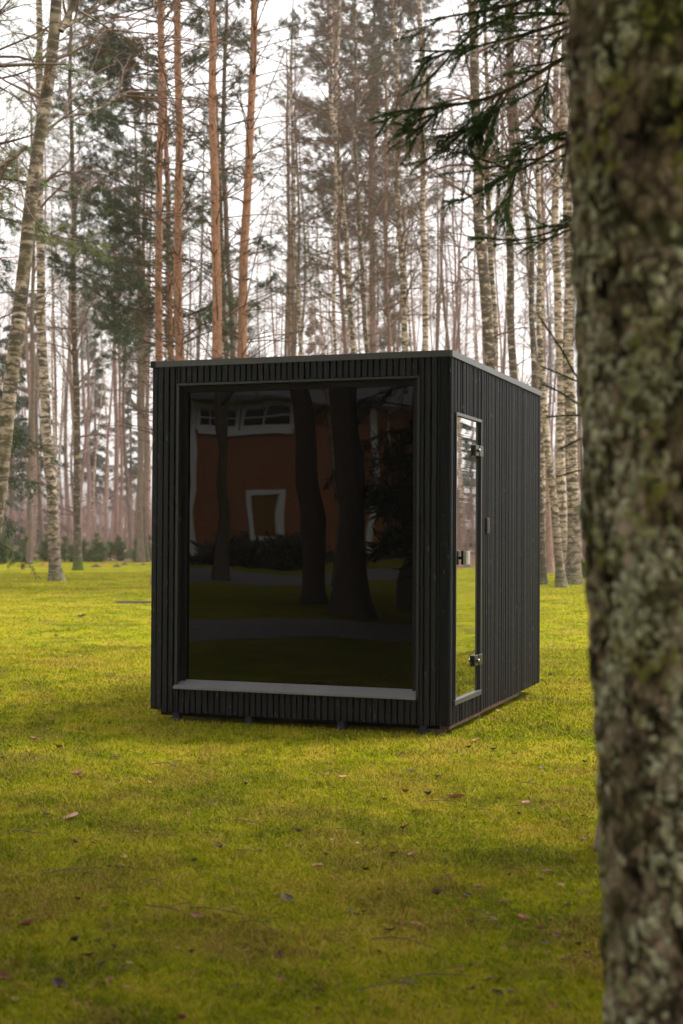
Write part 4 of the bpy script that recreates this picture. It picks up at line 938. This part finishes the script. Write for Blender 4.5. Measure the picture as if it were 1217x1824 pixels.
# low dark strip in the lawn next to the cabin
p = gnd(256, 1074); b = MB(); v = []; 
for i in range(15):
    u = i/14; x_ = -.45+.9*u; wv = .07*math.sin(math.pi*u)**.5+.03*math.sin(i*2.1)
    for s_, z_ in ((-1, .0), (-.4, .028), (.4, .028), (1, .0)): v.append((x_*math.cos(YAW)+s_*(wv+.16)*math.sin(-YAW)*.3, -x_*math.sin(YAW)*1+s_*(wv+.20), z_))
b.add(v, [(4*i+j, 4*i+4+j, 4*i+5+j, 4*i+1+j) for i in range(14) for j in range(3)])
o = b.build('lawn_strip', m_plain('dark_lawn_strip', (.035, .026, .026), .95, .1, 0, .4, 30)); o.location = (p[0], p[1], 0.0); tag(o, 'dark strip in the lawn left of the cabin', 'soil patch')

# ------------------------------------------------------------------ fallen leaves
LM = {'r': m_plain('reddish_dead_leaf', (.20, .065, .035), .6, .35, 0, .35, 25), 'p': m_plain('pinkish_tan_dead_leaf', (.42, .21, .14), .6, .35, 0, .3, 25),
      'd': m_plain('dark_purplish_dead_leaf', (.060, .030, .024), .55, .4, 0, .35, 25), 't': m_plain('straw_coloured_dead_leaf', (.36, .24, .10), .6, .3, 0, .3, 25)}
def leaf_mesh(name, mat, curl, sd_):
    r_ = random.Random(sd_); n = 9; v = []; 
    for i in range(n):
        u = i/(n-1); x_ = (u-.5)*1.0; hw = .36*math.sin(math.pi*min(1, u*.96+.03))**.8*(1+.10*math.sin(i*2.3+sd_)); z_ = curl*(x_*x_)*1.1+.03*math.sin(i+sd_)
        for s_ in (-1, -.5, 0, .5, 1): v.append((x_, s_*hw, z_+abs(s_)*abs(s_)*hw*curl*.9+.10+.02*r_.random()))
    v += [(.5, .01, .10+curl*.25), (.72, .03, .08)]
    q_ = [(5*i+j, 5*i+5+j, 5*i+6+j, 5*i+1+j) for i in range(n-1) for j in range(4)]
    m_ = len(v); b = MB(); b.add(v, q_, [(5*(n-1)+1, m_-1, 5*(n-1)+3)])
    me_o = b.build(name, mat); me = me_o.data; bpy.data.objects.remove(me_o); return me
LMESH = {(c_, i): leaf_mesh('fallen_leaf', LM[c_], (.35, .7, 1.1)[i], i*7+ord(c_)) for c_ in LM for i in range(3)}
DESC = {'r': 'reddish brown fallen leaf curled on the grass', 'p': 'pinkish tan fallen leaf lying on the grass', 'd': 'dark purplish fallen leaf lying in the grass', 't': 'straw coloured fallen leaf lying on the grass'}
GRP = {'r': 'reddish fallen leaves', 'p': 'pinkish tan fallen leaves', 'd': 'dark fallen leaves', 't': 'straw coloured fallen leaves'}
def put_leaf(px, py, wpx, c_, label=None):
    p = gnd(px, py); d = np.dot(p-CAM, FW); s = max(.02, wpx*d/F*1.12)
    o = bpy.data.objects.new('fallen_leaf', LMESH[(c_, rr.randrange(3))]); COL.objects.link(o); o.location = (p[0], p[1], .004); o.scale = (s, s, s*.9)
    o.rotation_euler = (rr.uniform(-.3, .3), rr.uniform(-.3, .3), rr.uniform(-.6, .6)-YAW*0+(math.pi if rr.random() < .5 else 0)); tag(o, label or DESC[c_], 'leaf', None if label else GRP[c_])
known = [(610, 1389, 24, 'p', 'wide tan leaf in the lawn middle directly below the cabin front'), (812, 1426, 30, 'p', 'largest pinkish leaf right of centre on the lawn'), (128, 1460, 30, 'p', 'wide orange tan leaf on the left lawn'), (352, 1636, 24, 'r', 'reddish brown leaf on the dim lower left lawn'),
         (390, 1513, 22, 'd', 'dark leaf left of centre on the lawn'), (512, 1606, 26, 'd', 'large dark leaf just left of centre in the dim foreground grass'), (628, 1631, 26, 'd', 'large dark leaf just right of centre in the dim foreground grass'), (740, 1653, 20, 'p', 'pink leaf beside the scattered dark leaves in the foreground'), (694, 1662, 26, 'd', None), (932, 1643, 20, 'p', 'pinkish leaf near the foreground trunk on the lower lawn'),
         (975, 1557, 22, 'r', None), (1040, 1458, 18, 'p', 'pinkish leaf lying against the foreground trunk edge'), (922, 1453, 16, 'r', None), (738, 1449, 16, 'p', None), (762, 1418, 14, 'd', None), (722, 1414, 14, 'r', None), (566, 1548, 20, 'p', None), (595, 1407, 16, 'd', None), (500, 1596, 14, 'r', None), (457, 1617, 16, 'p', None),
         (105, 1762, 30, 'd', 'dark leaf at the lower left corner of the lawn'), (8, 1748, 24, 'r', 'reddish leaf at the very left edge of the lower lawn'), (186, 1757, 22, 'd', None), (157, 1708, 22, 'd', None), (136, 1681, 22, 'd', None), (50, 1654, 24, 'r', None), (500, 1747, 18, 'r', None), (570, 1768, 18, 'r', None), (735, 1757, 18, 'd', None), (868, 1752, 18, 'd', None), (838, 1769, 22, 'd', None), (885, 1775, 20, 'd', None), (908, 1770, 16, 'd', None), (985, 1798, 20, 'r', None), (992, 1670, 16, 'd', None), (1030, 1688, 16, 'd', None), (347, 1736, 16, 'r', None), (324, 1820, 20, 'r', None),
         (140, 1384, 20, 'p', None), (105, 1335, 14, 'r', None), (60, 1322, 16, 'p', None), (205, 1351, 16, 'd', None), (132, 1504, 16, 'r', None), (82, 1454, 14, 'd', None), (35, 1440, 12, 'r', None), (715, 1346, 18, 'd', None), (878, 1338, 14, 'd', None), (850, 1322, 14, 'p', None), (735, 1375, 14, 'd', None), (778, 1387, 10, 'd', None), (995, 1378, 10, 'p', None), (720, 1479, 20, 'r', None), (735, 1526, 16, 'p', None), (700, 1524, 18, 'd', None), (652, 1553, 14, 'd', None), (778, 1597, 20, 'd', None), (795, 1566, 18, 'd', None), (855, 1585, 14, 'p', None), (1000, 1580, 14, 'p', None), (1038, 1596, 14, 'p', None), (890, 1426, 14, 'r', None), (937, 1432, 14, 'p', None), (970, 1442, 12, 'r', None), (500, 1704, 16, 'd', None),
         (850, 1272, 18, 'p', 'pale tan leaf beside the base of the cabin door'), (888, 1269, 12, 'p', None), (980, 1205, 10, 'r', None), (990, 1207, 8, 'r', None), (967, 1214, 8, 'p', None), (284, 1270, 14, 'p', 'tan leaf under the left front corner of the cabin'), (146, 1100, 14, 'd', None), (1004, 1122, 8, 'r', None), (935, 1246, 12, 'p', None), (967, 1250, 8, 'p', None)]
rr = random.Random(21)
for x_, y_, w_, c_, lb in known: put_leaf(x_, y_, w_, c_, lb)
for i in range(215):
    y_ = 1050+760*rr.random()**1.1; x_ = rr.uniform(-20, 1060)
    if 255 < x_ < 975 and y_ < 1320: continue
    put_leaf(x_, y_, rr.uniform(5, 10)*(.5+(y_-949)/700), rr.choice('rdddptt'))

for i in range(36):                                                     # thin dead twigs lying about
    y_ = 1120+680*rr.random(); x_ = rr.uniform(0, 1040)
    if 255 < x_ < 975 and y_ < 1320: continue
    p = gnd(x_, y_); L = rr.uniform(.08, .26); a = rr.uniform(-.9, .9); ps = [(L*(u-.5)*math.cos(a)-.02*math.sin(u*5)*math.sin(a), L*(u-.5)*math.sin(a)+.03*math.sin(u*4+i), .014+.012*math.sin(u*3.1)) for u in (0, .25, .5, .75, 1)]
    b = MB(); b.tubes([ps], [[.0022, .002, .0018, .0015, .001]], 5); q1 = np.array(ps[2]); b.tubes([[q1, q1+[L*.14, L*.16, .008], q1+[L*.3, L*.2, .012]]], [[.0014, .0012, .0008]], 4)
    o = b.build('fallen_twig', MAT['twig']); o.location = (p[0], p[1], 0); tag(o, 'thin dead twig lying in the lawn grass', 'twig', 'dead twigs on the lawn')

# ------------------------------------------------------------------ behind the camera: house, trees, shrubs in the big window; spruces added for shade
k = NT('ochre_boards'); z = k.n('ShaderNodeSeparateXYZ'); k.l(k.co('World'), z.inputs[0]); wv = k.math('FRACT', k.math('MULTIPLY', z.outputs[2], 6.5)); n = k.noise(k.co('World'), 2, 3)
k.col(k.mix(k.ramp(wv, [(0, .75), (.08, 0)]), k.ramp(n, [(.3, (.30, .115, .05)), (.7, (.38, .15, .065))]), (.12, .05, .02))); k.rough(.7, .2); MAT['ochre'] = k.m
MAT['white'] = m_plain('white_paint', (.74, .75, .78), .5, .3, 0, .04); MAT['roofing'] = m_plain('grey_roofing', (.16, .16, .17), .7, .3); MAT['stone'] = m_plain('dark_foundation', (.05, .05, .05), .8, .2)
MAT['dim_glass'] = m_plain('dim_window_glass', (.012, .013, .016), .08, .5); MAT['warm'] = m_plain('warm_brown_pane', (.22, .12, .03), .7, .2, 0, .5, 6)  # house pane in a warm mottled brown
HA = mir(337, 1003, 58); HB = mir(900, 1003, 69); HA[2] = HB[2] = 0
hx = (HB-HA); hl = np.linalg.norm(hx); hx /= hl; hn = np.cross(hx, [0, 0, 1]); mid = CAM.copy(); mid[2] = 0
if np.dot(hn, mid-HA) < 0: hn = -hn
house = thing('timber_house', 'ochre timber house with white trimmed windows mirrored in the big cabin window', 'house', tuple(HA))
def hp(u, o, z): return HA+hx*u+hn*o+np.array([0, 0, z])
def hbox(b, u0, u1, o0, o1, z0, z1):
    v = [hp(u, o_, z_) for u in (u0, u1) for o_ in (o0, o1) for z_ in (z0, z1)]
    q_ = [(0, 1, 3, 2), (4, 6, 7, 5), (0, 4, 5, 1), (2, 3, 7, 6), (0, 2, 6, 4), (1, 5, 7, 3)]; b.add(v, q_)
def hu(px, py):                                                       # where a mirrored ray meets the facade
    r = ray(px, py).copy(); t0 = (GL_Y-CAM[1])/r[1]; p0 = CAM+r*t0; r[1] = -r[1]; t_ = np.dot(HA-p0, hn)/np.dot(r, hn); q_ = p0+r*t_; return float(np.dot(q_-HA, hx)), float(q_[2])
HH = 6.8
b = MB(); hbox(b, 0, hl, -9, 0, .35, HH); place(house, 'wall', b, MAT['ochre'])
b = MB(); hbox(b, -.02, hl+.02, -9.02, .02, -.1, .345); place(house, 'foundation', b, MAT['stone'])
b = MB(); rv = [hp(-.6, .7, HH-.1), hp(hl+.6, .7, HH-.1), hp(hl+.6, -4.5, HH+3.2), hp(-.6, -4.5, HH+3.2), hp(-.6, -9.7, HH-.1), hp(hl+.6, -9.7, HH-.1)]
rv2 = [p_+np.array([0, 0, .14]) for p_ in rv]; b.add(rv+rv2, [(0, 1, 2, 3), (3, 2, 5, 4), (6, 9, 8, 7), (9, 10, 11, 8), (0, 6, 7, 1), (4, 5, 11, 10), (0, 3, 9, 6), (3, 4, 10, 9), (1, 7, 8, 2), (2, 8, 11, 5)]); place(house, 'roof', b, MAT['roofing'])
for u_ in (0, hu(661, 960)[0]):
    b = MB(); hbox(b, u_-.03, u_+.26, .002, .06, .35, HH-.12); place(house, 'corner_trim', b, MAT['white'])
u_ = hu(688, 980)[0]; b = MB(); b.tubes([[hp(u_, .12, .3), hp(u_, .12, 3), hp(u_, .12, HH-.15)]], [[.04, .04, .04]], 8); place(house, 'downpipe', b, MAT['white'])
def hwin(x0, x1, z0, z1, tr_w, nx_, nz_, pane):
    b = MB()
    for a_ in ((x0, x1, z0-tr_w, z0), (x0, x1, z1, z1+tr_w), (x0-tr_w, x0, z0-tr_w, z1+tr_w), (x1, x1+tr_w, z0-tr_w, z1+tr_w)): hbox(b, a_[0], a_[1], .003, .07, a_[2], a_[3])
    for i in range(1, nx_): u = x0+(x1-x0)*i/nx_; hbox(b, u-.04, u+.04, .01, .05, z0, z1)
    for i in range(1, nz_): z_ = z0+(z1-z0)*i/nz_; hbox(b, x0, x1, .012, .045, z_-.035, z_+.035)
    wo = place(house, 'window', b, MAT['white']); p_ = MB(); hbox(p_, x0, x1, .004, .02, z0, z1); po = p_.build('pane', pane, wo, False, origin=np.array(house.location))
u0, z0_ = hu(452, 955); u1, z1_ = hu(493, 880); hwin(u0, u1, z0_, z1_, .22, 1, 1, MAT['warm'])
for xa, xb in ((356, 420), (437, 510)):
    u0 = hu(xa, 760)[0]; u1 = hu(xb, 760)[0]; zz_ = hu(430, 758)[1]; hwin(u0, u1, zz_, HH-.35, .2, 3 if xa < 400 else 2, 2, MAT['dim_glass'])
b = MB(); u0, z0_ = hu(400, 800); hbox(b, hu(352, 765)[0], hu(513, 765)[0], .004, .10, hu(430, 758)[1]-.42, hu(430, 758)[1]-.205); place(house, 'belt_trim', b, MAT['white'])
def mtree(label, pts, d, wlo, whi, mat, top=14, crown='bare', kink=.03):
    def mp(x, y): return mir(x, y, d)
    Q = [mp(x, y) for x, y in pts]; Q = sorted(Q, key=lambda p_: p_[2]); Q[0][2] = -.05; e = Q[-1]; s_ = (e-Q[-2])/(e[2]-Q[-2][2]); Q.append(e+s_*(top-e[2])*np.array([.5, .5, 1]))
    P = interp(Q, 40); z = P[:, 2]; Rr = np.maximum(.02, (wlo*d/F/2)*(1-z/top*.75)); t = thing('birch_tree' if 'birch' in label else 'dark_tree', label, 'tree', (P[0, 0], P[0, 1], 0))
    place(t, 'trunk', trunk_mesh(P, Rr, 12, .05, .5, .35), MAT[mat], True)
    cb, _ = birch_crown(P, Rr, 34, 4.5, None, 2.4); place(t, 'crown', cb, MAT['twig']); return t
mtree('slim dark tree before the ochre house, mirrored left in the big window', [(395, 1036), (402, 900), (400, 780), (396, 690)], 38, 26, 20, 'greybark')
mtree('stout dark tree mirrored in the middle of the big window', [(558, 1082), (556, 960), (545, 850), (532, 690)], 24.5, 44, 36, 'greybark')
mtree('thick dark tree mirrored right of the middle of the big window', [(630, 1102), (628, 950), (622, 800), (612, 690)], 21.3, 56, 46, 'greybark')
mtree('pale birch mirrored between the two thick dark trees', [(606, 1045), (604, 900), (597, 790), (588, 690)], 34, 18, 16, 'birch_pale')
q_ = mir(745, 1075, 25.5); sp = spruce('dark spruce with hanging boughs mirrored at the right of the big window', (q_[0], q_[1]), 13, 2.5, 'needle_spruce', nb=110, z0=2.1, curtain=.8, tr=.2)
for i, (px_, d_, lb) in enumerate(((385, 54, 'low leafy shrub left of the house window, mirrored in the cabin'), (440, 54.5, 'round leafy shrub under the house window, mirrored in the cabin'), (500, 55.5, 'leafy shrub at the right of the house window, mirrored in the cabin'), (530, 56, 'last leafy shrub along the house wall, mirrored in the cabin'))):
    q_ = mir(px_, 1000, d_); t = thing('garden_shrub', lb, 'shrub', (q_[0], q_[1], 0)); n = 70; a = rng.random(n)*6.283; e = rng.uniform(.1, 1.4, n); dv = np.stack([np.cos(a)*np.cos(e), np.sin(a)*np.cos(e), np.sin(e)], 1)
    A = grow(np.zeros((n, 3)), dv, .7+.8*rng.random(n), 6, .0, .12); b = MB(); b.tubes(A, taper(n, 6, .012, .004), 3); b.build('stems', MAT['twig'], t)
    s3, d3, r3, t3 = sprout(A, taper(n, 6, .01, .004), 26, .3, 1, .9); f = MB(); tufts(f, s3, d3, 5, .10, .05, .9); f.build('leaves', MAT['needle_far'], t)

for x_, y_, h_, lb in ((6.2, -2.9, 13.5, 'tall unseen spruce added right of the view to shade the lawn'), (5.8, -9.5, 13, 'broad unseen spruce added beside the camera for shade'), (1.6, -14.2, 15, 'tall broad spruce added behind the camera for shade'), (-1.9, -11.8, 11, 'smaller spruce added behind the camera to the left for shade')):  # unseen spruces added to keep light off the foreground lawn
    t = thing('spruce_tree', lb, 'tree', (x_, y_, 0)); zt = np.linspace(0, h_, 16); P = np.stack([zt*0, zt*0, zt], 1); P[0, 2] = -.05
    trunk_mesh(P, .17*(1-zt/h_*.93), 9).build('trunk', MAT['greybark'], t, True); conifer_crown(t, 0, 0, 4.3 if y_ < -5 else 4.6, h_, 4.2 if h_ > 12 else 3.0, 110, 'needle_spruce', 12, (.22, .06)); 
    if x_ < 1: conifer_crown(t, 0, 0, .9, 5.0, 2.9, 60, 'needle_spruce', 12, (.22, .06))

q_ = mir(960, 940, 17.2); spruce('slim dark spruce mirrored at the right rim of the big window, left of the camera', (q_[0], q_[1]), 12, 2.1, 'needle_spruce', nb=190, z0=1.2, curtain=.7, tr=.14, leaf=(.16, .045))  # added to shade the lawn; its edge also darkens the window's right side

# ------------------------------------------------------------------ misty air
k = NT('misty_air'); t_ = k.t; t_.nodes.remove(k.b); pv = t_.nodes.new('ShaderNodeVolumePrincipled'); pv.inputs['Color'].default_value = (.97, .935, .92, 1); pv.inputs['Density'].default_value = 0.0005; pv.inputs['Anisotropy'].default_value = .2
t_.links.new(pv.outputs[0], t_.nodes['Material Output'].inputs['Volume'])
b = MB(); b.box(-215, 215, -215, 215, -1.0, 30.0); o = b.build('haze', k.m); o['kind'] = 'stuff'; o['label'] = 'thin pale mist hanging in the forest'
